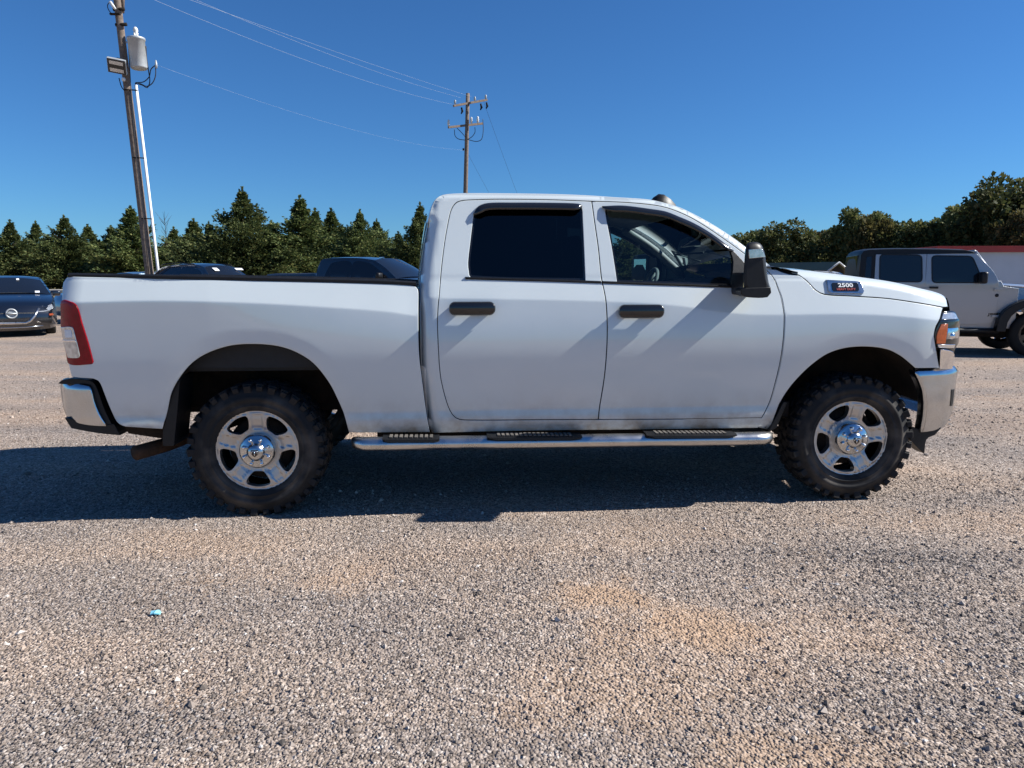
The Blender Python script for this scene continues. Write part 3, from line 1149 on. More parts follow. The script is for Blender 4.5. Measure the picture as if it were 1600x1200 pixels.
cab_lo = TF.curve([(1202, 415, 1), (1216, 450), (1226, 492), (1219.5, 566), (1202.5, 630.6), (1184, 668, 1), (1000, 670.5), (850, 672), (690, 675.5), (675, 675, 1), (671, 668), (667, 648), (661.5, 600), (658.5, 575), (657, 530), (656, 480)], D_cab)
cab_top = [tuple(p) for p in sil_cab]
cab_out = np.concatenate([sil_cab, catmull(TF.curve([(1202, 415)], D_cab) + cab_lo[1:], False, 0.03)[1:]])
# the doors sit in one opening of the cab side
both_raw = np.concatenate([catmull(TF.curve(DOOR_R[20:] + DOOR_R[:11], D_door), False, 0.03), catmull(TF.curve(DOOR_F[:21], D_door), False, 0.03)[1:-1],
                       catmull(TF.curve([(1190, 653), (1060, 655), (936, 655.5)], D_door), False, 0.03)[:-1]])
both = offset_loop(both_raw if area2(both_raw) > 0 else both_raw[::-1], 0.004)[0]
cabside = panel('cab_side', cab_out, [both], D_cab, M['white'], truck, su=0.03, sz=0.02, gap=0.0, skirt=0.004, hole_skirt=0.05, hole_seam=True)
mirror_copy(cabside, truck, W2)

i_roof = int(np.argmin(np.abs(sil_cab[:, 0] - TF.TS(690, 306, D_cab)[0]) + (sil_cab[:, 1] < 1.7) * 9))
i_wind = int(np.argmin(np.abs(sil_cab[:, 0] - TF.TS(1070, 327.5, D_cab)[0])))
D_sil = lambda u, z: D_cabraw(u, z) + 0.030
skin('roof', sil_cab[i_roof:i_wind + 1], D_sil, W2, 0.035, M['white'], truck, power=4)
rb_i = int(np.argmin(np.linalg.norm(sil_cab - np.array(TF.TS(656, 432, D_cab)), axis=1)))
back = np.concatenate([[(sil_cab[0, 0] + 0.005, 0.70)], sil_cab[:i_roof + 1]])
skin('cab_back', back, lambda u, z: D_cabraw(u, np.maximum(z, 1.0)) + 0.082, W2, 0.03, M['white'], truck, power=4)
rw = [p for p in sil_cab[:i_roof + 1] if 1.50 < p[1] < 1.84]
skin('rear_window', rw, lambda u, z: 0 * u + 0.40, W2, 0.012, M['darkglass'], truck, push=0.024)
wind = sil_cab[i_wind:]
skin('windshield', wind, lambda u, z: D_cabraw(u, z) + 0.10, W2, 0.10, M['clearglass'], truck, power=2, push=-0.008)
# roof side strips closing roof, pillar and glass edges
skin('windshield_header', sil_cab[i_wind - 2:i_wind + 3], D_sil, W2, 0.045, M['gloss_black'], truck, power=2.4, push=0.001)


def rrect(u0, z0, u1, z1, r, n=5):
    p = []
    for cx, cz, a in ((u1 - r, z1 - r, 0), (u0 + r, z1 - r, 90), (u0 + r, z0 + r, 180), (u1 - r, z0 + r, 270)):
        for k in range(n + 1):
            t = R(a + 90 * k / n)
            p.append((cx + r * math.cos(t), cz + r * math.sin(t)))
    return np.array(p)


# ---- doors with their windows, handles, deflectors and belt trim
def strip(name, pxs, half, d_out, mat, parent, Dm):
    """belt moulding following a line on the body side"""
    c = catmull([TF.TS(x, y, Dm) for x, y in pxs], False, 0.06)
    V, F = [], []
    for (u, z) in c:
        d = float(Dm(np.array([u]), np.array([z]))[0])
        for a, h in ((0.02, -half), (-d_out, -half * 0.9), (-d_out - 0.002, 0), (-d_out, half * 0.9), (0.02, half)):
            V.append((u, d + a, z + h))
    for i in range(len(c) - 1):
        for k in range(4):
            F.append((i * 5 + k, (i + 1) * 5 + k, (i + 1) * 5 + k + 1, i * 5 + k + 1))
    n = len(c) - 1
    F += [(0, 1, 2, 3, 4), (n * 5 + 4, n * 5 + 3, n * 5 + 2, n * 5 + 1, n * 5)]
    return build(name, V, F, mat, parent)


def visor(name, pxs, drop, out, parent, Dm):
    """rain deflector: a curved lip standing off the top of the window"""
    c = catmull([TF.TS(x, y, Dm) for x, y in pxs], False, 0.03)
    t = np.gradient(c, axis=0)
    t /= np.linalg.norm(t, axis=1)[:, None]
    nrm = np.stack([t[:, 1], -t[:, 0]], 1)        # below the line for a left-to-right run
    V, F = [], []
    n = len(c)
    for i in range(n):
        e = min(1.0, i / (n * 0.06 + 1), (n - 1 - i) / (n * 0.06 + 1))
        k = 0.25 + 0.75 * math.sqrt(max(0, e))
        for f, o in ((0.0, 0.0), (0.10, 0.55), (0.45, 0.92), (1.0, 1.0), (1.0, 0.86), (0.5, 0.7)):
            p = c[i] + nrm[i] * drop * f * k
            d = float(Dm(np.array([p[0]]), np.array([p[1]]))[0])
            V.append((p[0], d - 0.004 - out * o * k, p[1]))
    m = 6
    for i in range(n - 1):
        for k in range(m - 1):
            F.append((i * m + k, i * m + k + 1, (i + 1) * m + k + 1, (i + 1) * m + k))
    F += [tuple(range(m))[::-1], tuple((n - 1) * m + k for k in range(m))]
    return build(name, V, F, M['gloss_black'], parent, True)


def handle(px0, py0, px1, py1, parent):
    u0, z1 = TF.TS(px0, py0, D_door)
    u1, z0 = TF.TS(px1, py1, D_door)
    um, zm = (u0 + u1) / 2, (z0 + z1) / 2
    d = float(D_door(np.array([um]), np.array([zm]))[0])
    L, H = u1 - u0, z1 - z0
    grip = panel('door_handle', rrect(u0, z0, u1, z1, 0.026, 6), [], lambda u, z: d - 0.060 + 0.25 * (np.abs(u - um) / L) ** 2 * 0.08 + 6.0 * (z - zm) ** 2, M['gloss_black'], parent, 0.03, 0.012, gap=0, skirt=0.018, rnd=0.010)
    for up in (u0 + 0.035, u1 - 0.035):
        box('handle_post', (up, d - 0.018, zm), (0.05, 0.06, H * 0.85), M['black_plastic'], parent, 0.008, None, True)
    # shallow finger cup pressed into the skin behind the grip
    return grip


WIN_R = [(735, 434), (731.5, 424), (730.5, 410), (734, 378), (738, 346), (741, 331), (748, 322.5), (762, 318), (860, 317.4), (903, 318.6), (909.5, 324), (911, 338), (915.5, 439, 1)]
WIN_F = [(963.5, 441, 1), (955, 386), (945, 330), (948, 323), (973, 321.8), (1016, 327), (1040, 331), (1060, 339), (1085, 350), (1115, 368), (1136, 383), (1149, 396), (1158, 409), (1161, 425), (1161, 448, 1)]
win_r = catmull(TF.curve(WIN_R, D_door), True, 0.03)
win_f = catmull(TF.curve(WIN_F, D_door), True, 0.03)
rdoor = panel('rear_door', door_r, [win_r], D_door, M['white'], truck, su=0.04, sz=0.02, hole_skirt=0.03, gap=0.0055, seam=True, lines=crease_lines(zc_cab))
fdoor = panel('front_door', door_f, [win_f], D_door, M['white'], truck, su=0.04, sz=0.02, hole_skirt=0.03, gap=0.0055, seam=True, lines=crease_lines(zc_cab))
D_glass = lambda u, z: D_door(u, z) + 0.016
panel('window_glass', win_r, [], D_glass, M['tint'], rdoor, 0.08, 0.08, gap=-0.006, skirt=0.004, rnd=0)
panel('window_glass', win_f, [], D_glass, M['clearglass'], fdoor, 0.08, 0.08, gap=-0.006, skirt=0.004, rnd=0)


def frame_ring(name, win, wid, parent):
    ring = offset_loop(win if area2(win) > 0 else win[::-1], -wid)[0]
    return panel(name, win, [ring], lambda u, z: D_door(u, z) + 0.011, M['gloss_black'], parent, 0.5, 0.5, gap=-0.001, skirt=0.004, rnd=0)


frame_ring('window_seal', win_r, 0.016, rdoor)
frame_ring('window_seal', win_f, 0.016, fdoor)
strip('belt_trim', [(727, 434.5), (800, 436.7), (860, 438.3), (939, 441)], 0.0085, 0.006, M['black_plastic'], rdoor, D_door)
strip('belt_trim', [(941.5, 441), (1000, 443), (1080, 445.7), (1160, 448.5)], 0.0085, 0.006, M['black_plastic'], fdoor, D_door)
visor('rain_deflector', [(739, 335), (742, 328), (748, 321.5), (762, 317), (800, 316.3), (860, 316.6), (903, 318), (910, 321)], 0.048, 0.030, rdoor, D_door)
visor('rain_deflector', [(940, 322), (973, 321), (1016, 326.2), (1040, 330.2), (1060, 338), (1085, 349), (1115, 367), (1146, 391)], 0.045, 0.030, fdoor, D_door)
handle(704, 473.5, 771, 489.5, rdoor)
handle(967, 478, 1032.5, 494, fdoor)
# black sail in the lower front corner of the front window
panel('mirror_sail', TF.curve([(1142, 448.5, 1), (1146, 408), (1140, 388, 1), (1150, 397), (1161, 409), (1169, 420), (1173, 449.5, 1)], D_door), [], lambda u, z: D_door(u, z) - 0.002, M['black_plastic'], fdoor, 0.05, 0.05, gap=0, skirt=0.02)
for d in (rdoor, fdoor):
    mirror_copy(d, truck, W2)


# ---- tow mirror
def tow_mirror(parent):
    V0 = -0.29
    f = lambda x, y: TF.T(x, y, V0)
    # outline seen from the side, blunt housing folded out on two arms
    out = [(1165, 385), (1167.5, 379.5), (1175, 377), (1183, 377.5), (1190, 382), (1195, 396), (1198, 420), (1201, 440), (1204, 452), (1201, 460.5), (1190, 462.5), (1172, 461), (1164, 457), (1161, 440), (1162, 415)]
    c = catmull([f(x, y) for x, y in out], True, 0.02)
    mid = c.mean(0)
    half = 0.115
    secs = [(-1.0, 0.72), (-0.93, 0.88), (-0.75, 0.98), (-0.3, 1.0), (0.4, 1.0), (0.85, 0.97), (1.0, 0.90)]
    V, F = [], []
    n = len(c)
    for s, k in secs:
        for p in c:
            q = mid + (p - mid) * k
            V.append((q[0] + 0.052 * (s + 1), V0 + 0.115 + s * half, q[1]))
    for i in range(len(secs) - 1):
        for k in range(n):
            k2 = (k + 1) % n
            F.append((i * n + k, i * n + k2, (i + 1) * n + k2, (i + 1) * n + k))
    F.append(tuple(range(n)))
    F.append(tuple((len(secs) - 1) * n + k for k in range(n))[::-1])
    # orientation: make consistent
    o = build('tow_mirror', V, F, M['black_plastic'], parent, False)
    bm = bmesh.new()
    bm.from_mesh(o.data)
    bmesh.ops.recalc_face_normals(bm, faces=bm.faces)
    bm.to_mesh(o.data)
    bm.free()
    for p in o.data.polygons:
        p.use_smooth = len(p.vertices) == 4
    # signal lamp in the upper front of the housing
    lm = panel('mirror_signal_lamp', [f(1170, 390.5) + (1,), f(1190, 389.5) + (1,), f(1195.5, 401) + (1,), f(1170.5, 403.5) + (1,)], [], lambda u, z: 0 * u + V0 - 0.006 + 1.5 * np.maximum(0, u - f(1184, 400)[0]) ** 2, M['clear_lens'], o, 0.02, 0.02, gap=0, skirt=0.02)
    panel('mirror_cap_band', [f(1158.5, 451) + (1,), f(1203.5, 450) + (1,), f(1204, 457), f(1199, 463), f(1170, 463), f(1159, 459)], [], lambda u, z: 0 * u + V0 - 0.003, M['black_plastic'], o, 0.03, 0.03, gap=0, skirt=0.07, rnd=0.006)
    um, zm = mid
    bm = bmesh.new()
    add_box(bm, (um + 0.068, -0.01, zm - 0.08), (0.125, 0.20, 0.14), 0.02)
    bm_obj('mirror_arm', bm, M['black_plastic'], o, True)
    box('mirror_glass', (c[:, 0].min() + 0.060, V0 + 0.12, zm), (0.006, 0.17, 0.25), M['mirror_glass'], o, 0.002, Matrix.Rotation(R(-24.3), 4, 'Z'))
    return o


tm = tow_mirror(truck)
mirror_copy(tm, truck, W2)

# ---- front fender, hood, nose
fend_out = TF.curve([(1203, 420.5, 1), (1212, 421), (1222, 425), (1236, 429), (1249, 430.5), (1262, 440.5), (1275, 454), (1288, 460.3), (1330, 463), (1384, 466.5), (1431, 473), (1474, 480.5, 1), (1471, 490), (1469, 498), (1463, 509), (1460, 521), (1460.5, 530), (1464, 551),
                     (1468, 575, 1), (1450, 575.3), (1430, 575.5, 1)], D_fender) + ARCH_F[::-1][1:-1] + TF.curve([(1201, 672, 1), (1184, 668, 1), (1191, 654), (1202.5, 630.6), (1212, 600), (1220, 566), (1225.2, 527), (1226.3, 492), (1221.8, 466), (1216, 450), (1210, 435)], D_fender)
fender = panel('front_fender', fend_out, [], D_fender, M['white'], truck, su=0.03, sz=0.014, skirt=0.03, seam=True, gap=0.005, lines=crease_lines(zc_cab) + flare_lines(arch_f))
mirror_copy(fender, truck, W2)
hood_lo = TF.curve([(1482.5, 479, 1), (1474, 480, 1), (1431, 472.5), (1384, 466), (1330, 462.4), (1288, 459.6), (1275, 453.5), (1262, 440), (1249, 430, 1), (1226, 424, 1)], D_hood)
hood_out = np.concatenate([sil_hood, catmull(hood_lo, False, 0.03)])
hoods = panel('hood_side', hood_out, [], D_hood, M['white'], truck, su=0.03, sz=0.015, gap=0.004, skirt=0.03, seam=True)
mirror_copy(hoods, truck, W2)
skin('hood', sil_hood, lambda u, z: D_cabraw(u, z) + 0.055, W2, 0.025, M['white'], truck, power=4)
# a plastic cowl and wipers under the windscreen
u_c0, z_c0 = TF.TS(1203, 416, D_cab)
u_c1, z_c1 = TF.TS(1250, 424, D_cab)
cow = [(u_c0 - 0.10, z_c0 + 0.0), (u_c0 + 0.02, z_c0 - 0.005), (u_c1, z_c1 - 0.008)]
skin('cowl', cow, lambda u, z: 0 * u + 0.12, W2, 0.03, M['black_plastic'], truck, power=4)
panel('cowl_corner', TF.curve([(1217, 420.6, 1), (1226, 419.5), (1236, 422), (1249, 429.8, 1), (1238, 429), (1224, 425)], D_cab), [], lambda u, z: D_cabraw(u, z) + 0.02, M['black_plastic'], truck, 0.03, 0.03, gap=0, skirt=0.12)
for s in (0.62, 1.32):
    tube('wiper', [(u_c0 - 0.05, s, z_c0 + 0.055), (u_c0 - 0.16, s + 0.28, z_c0 + 0.12), (u_c0 - 0.13, s - 0.28, z_c0 + 0.115)], 0.008, M['black_plastic'], truck, 6)

# badge on the side of the hood
uB0, zB1 = TF.TS(1292, 439, D_hood)
uB1, zB0 = TF.TS(1348, 457, D_hood)


def Dplane(u0, z0, su, sz, d0):
    return lambda u, z: d0 + su * (u - u0) + sz * (z - z0)


uBm, zBm = (uB0 + uB1) / 2, (zB0 + zB1) / 2
eps = 0.03
dB = float(D_cabraw(np.array([uBm]), np.array([zBm]))[0])
sB = float((D_cabraw(np.array([uBm]), np.array([zBm + eps])) - D_cabraw(np.array([uBm]), np.array([zBm - eps])))[0]) / (2 * eps)
sU = float((D_cabraw(np.array([uBm + eps]), np.array([zBm])) - D_cabraw(np.array([uBm - eps]), np.array([zBm])))[0]) / (2 * eps)
tilt = -0.02
badge = panel('hood_badge', np.array([(uB0 - 0.002, zB1 + 0.004), (uB1 - 0.008, zB1 - 0.006), (uB1 + 0.004, zB0 + 0.012), (uB1 - 0.004, zB0 - 0.004), (uB0 + 0.010, zB0 + 0.0), (uB0 - 0.002, zB0 + 0.010)]), [],
              Dplane(uBm, zBm, sU, sB, dB - 0.007), M['chrome_dusty'], truck, 0.05, 0.05, gap=0, skirt=0.03, rnd=0.005)
panel('badge_inlay', rrect(uB0 + 0.022, zB0 + 0.010, uB1 - 0.030, zB1 - 0.012, 0.012), [], Dplane(uBm, zBm, sU, sB, dB - 0.011), M['gloss_black'], badge, 0.05, 0.05, gap=0, skirt=0.008, rnd=0.001)


def text_obj(name, body, size, mat, parent, loc, rot, sx=1.0, ext=0.001, off=0.0):
    cu = bpy.data.curves.new(name, 'FONT')
    cu.body = body
    cu.size = size
    cu.extrude = ext
    cu.offset = off
    cu.align_x = 'CENTER'
    cu.align_y = 'CENTER'
    cu.resolution_u = 3
    t = bpy.data.objects.new('tmp_text', cu)
    COL.objects.link(t)
    bpy.context.view_layer.update()
    me = bpy.data.meshes.new_from_object(t.evaluated_get(bpy.context.evaluated_depsgraph_get()))
    bpy.data.objects.remove(t)
    o = link(name, me, None, parent)
    me.materials.clear()
    me.materials.append(mat)
    o.location = loc
    o.rotation_euler = rot
    o.scale = (sx, 1, 1)
    return o


rtx = (R(90) - math.atan(sB), 0, 0)
text_obj('badge_lettering', '2500', 0.038, M['white_print'], badge, (uBm - 0.004, dB - 0.0125 + sB * 0.009, zBm + 0.009), rtx, 1.35, 0.0012, 0.0008)
text_obj('badge_lettering', 'HEAVY DUTY', 0.020, M['red_print'], badge, (uBm - 0.004, dB - 0.0125 - sB * 0.016, zBm - 0.016), rtx, 1.05, 0.0012, 0.0006)

# headlight
D_head = lambda u, z: D_cabraw(u, z) - 0.002 + 1.2 * np.maximum(0, u - TF.T(1478, 520)[0]) ** 2
HL = [(1472, 489, 1), (1482, 486.5), (1492, 488), (1497, 497), (1500, 508), (1499, 534), (1493, 544), (1490.5, 551, 1), (1484, 546), (1465.5, 543.5, 1), (1461.5, 528), (1461.5, 519), (1466, 508)]
M['reflector'] = pmat('lamp_reflector', (0.60, 0.62, 0.65), 0.12, metal=1.0, coat=0.6, var=0.2, scale=25)
hl = panel('headlight', TF.curve(HL, D_head), [], D_head, M['gloss_black'], truck, 0.02, 0.02, gap=0.001, skirt=0.05, smoothstep=0.015)
panel('upper_lens', TF.curve([(1474, 490, 1), (1491, 489.5), (1496, 497.5, 1), (1471.5, 498.5, 1)], D_head), [], lambda u, z: D_head(u, z) - 0.004, M['clear_lens'], hl, 0.02, 0.02, gap=0, skirt=0.006, smoothstep=0.015)
panel('lamp_bezel', TF.curve([(1470, 499.5, 1), (1498, 498.5, 1), (1499, 502, 1), (1468.5, 503.5, 1)], D_head), [], lambda u, z: D_head(u, z) - 0.003, M['gloss_black'], hl, 0.02, 0.02, gap=0, skirt=0.004)
panel('side_marker', TF.curve([(1470.5, 507, 1), (1480.5, 506.5, 1), (1476.5, 536, 1), (1463.5, 536.5, 1), (1464, 522)], D_head), [], lambda u, z: D_head(u, z) - 0.005, M['amber'], hl, 0.02, 0.02, gap=0, skirt=0.006)
panel('main_lens', TF.curve([(1482, 506.5, 1), (1495, 506), (1497.5, 514), (1497, 532), (1492, 537, 1), (1478, 536, 1)], D_head), [], lambda u, z: D_head(u, z) - 0.004 + 0.8 * (z - TF.T(1488, 520, 0.1)[1]) ** 2 * 4, M['reflector'], hl, 0.02, 0.02, gap=0, skirt=0.006, smoothstep=0.015)
pl_ = lathe('projector', [(0, -0.016), (0.012, -0.014), (0.021, -0.006), (0.024, 0.004)], M['chrome'], hl, 18)
up_, zp_ = TF.TS(1487.5, 525, D_head)
pl_.location = (up_, float(D_head(np.array([up_]), np.array([zp_]))[0]), zp_)
pl_.rotation_euler = (0, 0, R(35))
panel('lamp_sill', TF.curve([(1465.5, 538.5, 1), (1492, 538.5, 1), (1490.5, 543.5, 1), (1466.5, 542.5, 1)], D_head), [], lambda u, z: D_head(u, z) - 0.004, M['chrome'], hl, 0.02, 0.02, gap=0, skirt=0.006)
mirror_copy(hl, truck, W2)
gs = panel('grille_surround', TF.curve([(1465.5, 545, 1), (1482, 547.5), (1489, 553), (1490, 577, 1), (1469.5, 577, 1)], D_head), [], lambda u, z: D_head(u, z) + 0.010 - 0.25 * (z - TF.T(1480, 577, 0.1)[1]), M['chrome'], truck, 0.03, 0.03, gap=0.003, skirt=0.06)
mirror_copy(gs, truck, W2)
u_n, z_n1 = TF.T(1482, 470, 0.25)
z_n0 = TF.T(1486, 577, 0.2)[1]
nose = [(u_n + 0.035, z_n0), (u_n + 0.065, z_n0 + 0.10), (u_n + 0.06, z_n0 + 0.25), (u_n + 0.02, z_n1 - 0.02), (u_n, z_n1 + 0.02)]
skin('grille', catmull(nose, False, 0.03)[::-1], lambda u, z: 0 * u + 0.27, W2, 0.07, M['gloss_black'], truck, ndir=(1, 0))
for k in range(5):
    zz = z_n0 + 0.06 + k * 0.075
    skin('grille_bar', [(u_n + 0.085, zz + 0.02), (u_n + 0.092, zz), (u_n + 0.085, zz - 0.02)], lambda u, z: 0 * u + 0.33, W2, 0.07, M['chrome'], truck, ndir=(1, 0))
fb_px = [(1435, 581), (1438, 576.5), (1465, 576.5), (1490, 577), (1495.5, 581), (1492.5, 600), (1488, 640), (1478, 661), (1466, 670), (1443, 673.5, 1), (1448.5, 640), (1447, 611), (1441, 594)]
D_fb = lambda u, z: D_cabraw(u, np.full_like(z, 1.0)) + 0.0 + 0.5 * np.maximum(0, 0.66 - z) ** 2 + 0.6 * np.maximum(0, u - TF.T(1478, 600)[0]) ** 2 + 0.02
ZFT = TF.T(1465, 576.5, 0.05)[1]
D_fb0 = D_fb
D_fb = lambda u, z: D_fb0(u, z) + 9.0 * np.maximum(0, z - (ZFT - 0.045)) ** 2 - 0.10 * np.maximum(0, 0.80 - z) * np.maximum(0, z - 0.62) * 4
fb = panel('front_bumper', TF.curve(fb_px, D_fb), [], D_fb, M['chrome_dusty'], truck, 0.025, 0.025, gap=0, skirt=0.04, rnd=0.024)
panel('bumper_recess', TF.curve([(1486.5, 609, 1), (1491, 608, 1), (1488, 634, 1), (1484.5, 634, 1)], D_fb), [], lambda u, z: D_fb(u, z) - 0.003, M['black_plastic'], fb, 0.03, 0.03, gap=0, skirt=0.003)
mirror_copy(fb, truck, W2)
zf1 = TF.T(1492, 580)[1]
zf0 = TF.T(1470, 668)[1]
uf = TF.T(1493, 590, 0.2)[0]
face = catmull([(uf - 0.10, zf0), (uf - 0.02, zf0 + 0.08), (uf + 0.0, zf1 - 0.10), (uf, zf1 - 0.02), (uf - 0.03, zf1)], False, 0.03)[::-1]
skin('bumper_face', face, lambda u, z: 0 * u + 0.24, W2, 0.12, M['chrome_dusty'], truck, power=2.2, ndir=(1, 0))
panel('air_dam', TF.curve([(1424, 668, 1), (1444, 673, 1), (1470, 668, 1), (1460, 679, 1), (1447, 686), (1443.5, 708, 1), (1432, 697), (1422, 686, 1)], lambda u, z: 0 * u + 0.08), [], lambda u, z: 0 * u + 0.075, M['black_plastic'], truck, 0.04, 0.04, gap=0, skirt=0.10)


# ---- wheels
HUBR = TF.T(402, 712, 0.06)
HUBF = TF.T(1331, 690, 0.045)
TYR = 0.417


def make_tyre(parent):
    wd = 0.278
    prof = [(0.245, 0.03), (0.258, 0.010), (0.274, 0.004), (0.282, -0.003), (0.284, -0.007), (0.290, -0.007), (0.292, -0.004), (0.318, -0.008), (0.320, -0.0105), (0.343, -0.0105), (0.345, -0.007), (0.372, 0.0), (0.392, 0.012), (0.402, 0.03), (0.406, 0.06), (0.407, wd / 2)]
    prof = prof + [(r, wd - y) for r, y in prof[-2::-1]]
    parts = [lathe_geo(prof, 96)]
    bm = bmesh.new()
    n = 34
    for k in range(n):
        a = 2 * math.pi * k / n
        Rm = Matrix.Rotation(-a, 4, 'Y')
        lg = 0.052 if k % 2 else 0.044
        for side in (0, 1):
            off = 0 if side == 0 else math.pi / n
            Rm2 = Matrix.Rotation(-a - off, 4, 'Y')
            y = 0.045 if side == 0 else wd - 0.045
            s = -1 if side == 0 else 1
            # tread block
            add_box(bm, Rm2 @ Vector((0.409, y, 0)), (0.024, 0.074, lg), 0.003, Rm2 @ Matrix.Rotation(0.12 * s, 4, 'X'), 1)
            # shoulder biter running down the sidewall
            ys = 0.000 if side == 0 else wd
            add_box(bm, Rm2 @ Vector((0.390 if k % 2 else 0.394, ys + 0.004 * -s, 0)), (0.046 if k % 2 else 0.032, 0.022, lg * 0.82), 0.003, Rm2 @ Matrix.Rotation(0.25 * s, 4, 'Z'), 1)
        for j, y in enumerate((0.105, 0.172)):
            Rm3 = Matrix.Rotation(-a - (0.3 + 0.5 * j) * 2 * math.pi / n, 4, 'Y')
            add_box(bm, Rm3 @ Vector((0.410, y, 0)), (0.022, 0.05, 0.052), 0.003, Rm3 @ Matrix.Rotation(0.5 if j else -0.5, 4, 'X'), 1)
    me = bpy.data.meshes.new('t')
    V, F = parts[0]
    me.from_pydata(V, [], F)
    bm.from_mesh(me)
    bpy.data.meshes.remove(me)
    # raised lettering band of the sidewall
    o = bm_obj('tyre', bm, M['tyre'], parent)
    for p in o.data.polygons:
        c = p.center
        p.use_smooth = math.hypot(c.x, c.z) < 0.385
    return o


def tyre_mat():
    m, t, b = mat_new('dusty_tyre')
    tc = nd(t, 'ShaderNodeTexCoord')
    n = nd(t, 'ShaderNodeTexNoise')
    n.inputs['Scale'].default_value = 4
    n.inputs['Detail'].default_value = 8
    t.links.new(tc.outputs['Object'], n.inputs['Vector'])
    sp = nd(t, 'ShaderNodeSeparateXYZ')
    t.links.new(tc.outputs['Object'], sp.inputs[0])
    ln = nd(t, 'ShaderNodeMath', operation='POWER'); ln.inputs[1].default_value = 2
    l2 = nd(t, 'ShaderNodeMath', operation='POWER'); l2.inputs[1].default_value = 2
    t.links.new(sp.outputs['X'], ln.inputs[0])
    t.links.new(sp.outputs['Z'], l2.inputs[0])
    ad = nd(t, 'ShaderNodeMath', operation='ADD')
    t.links.new(ln.outputs[0], ad.inputs[0]); t.links.new(l2.outputs[0], ad.inputs[1])
    sq = nd(t, 'ShaderNodeMath', operation='SQRT')
    t.links.new(ad.outputs[0], sq.inputs[0])
    # dust sits on the sidewall between rim and shoulder
    rr = ramp(t, [(0.0, (0, 0, 0)), (0.245, (0, 0, 0)), (0.275, (1, 1, 1)), (0.345, (0.9, 0.9, 0.9)), (0.375, (0.1, 0.1, 0.1)), (1, (0.06, 0.06, 0.06))])
    t.links.new(sq.outputs[0], rr.inputs['Fac'])
    r1 = ramp(t, [(0.47, (0.03, 0.03, 0.03)), (0.62, (1, 1, 1))])
    t.links.new(n.outputs['Fac'], r1.inputs['Fac'])
    mu = nd(t, 'ShaderNodeMath', operation='MULTIPLY')
    t.links.new(rr.outputs['Color'], mu.inputs[0]); t.links.new(r1.outputs['Color'], mu.inputs[1])
    mx = nd(t, 'ShaderNodeMixRGB')
    mx.inputs[1].default_value = (0.017, 0.016, 0.016, 1)
    mx.inputs[2].default_value = (0.085, 0.073, 0.062, 1)
    t.links.new(mu.outputs[0], mx.inputs[0])
    t.links.new(mx.outputs[0], b.inputs['Base Color'])
    b.inputs['Roughness'].default_value = 0.75
    b.inputs['Specular IOR Level'].default_value = 0.3
    return m


M['tyre'] = tyre_mat()


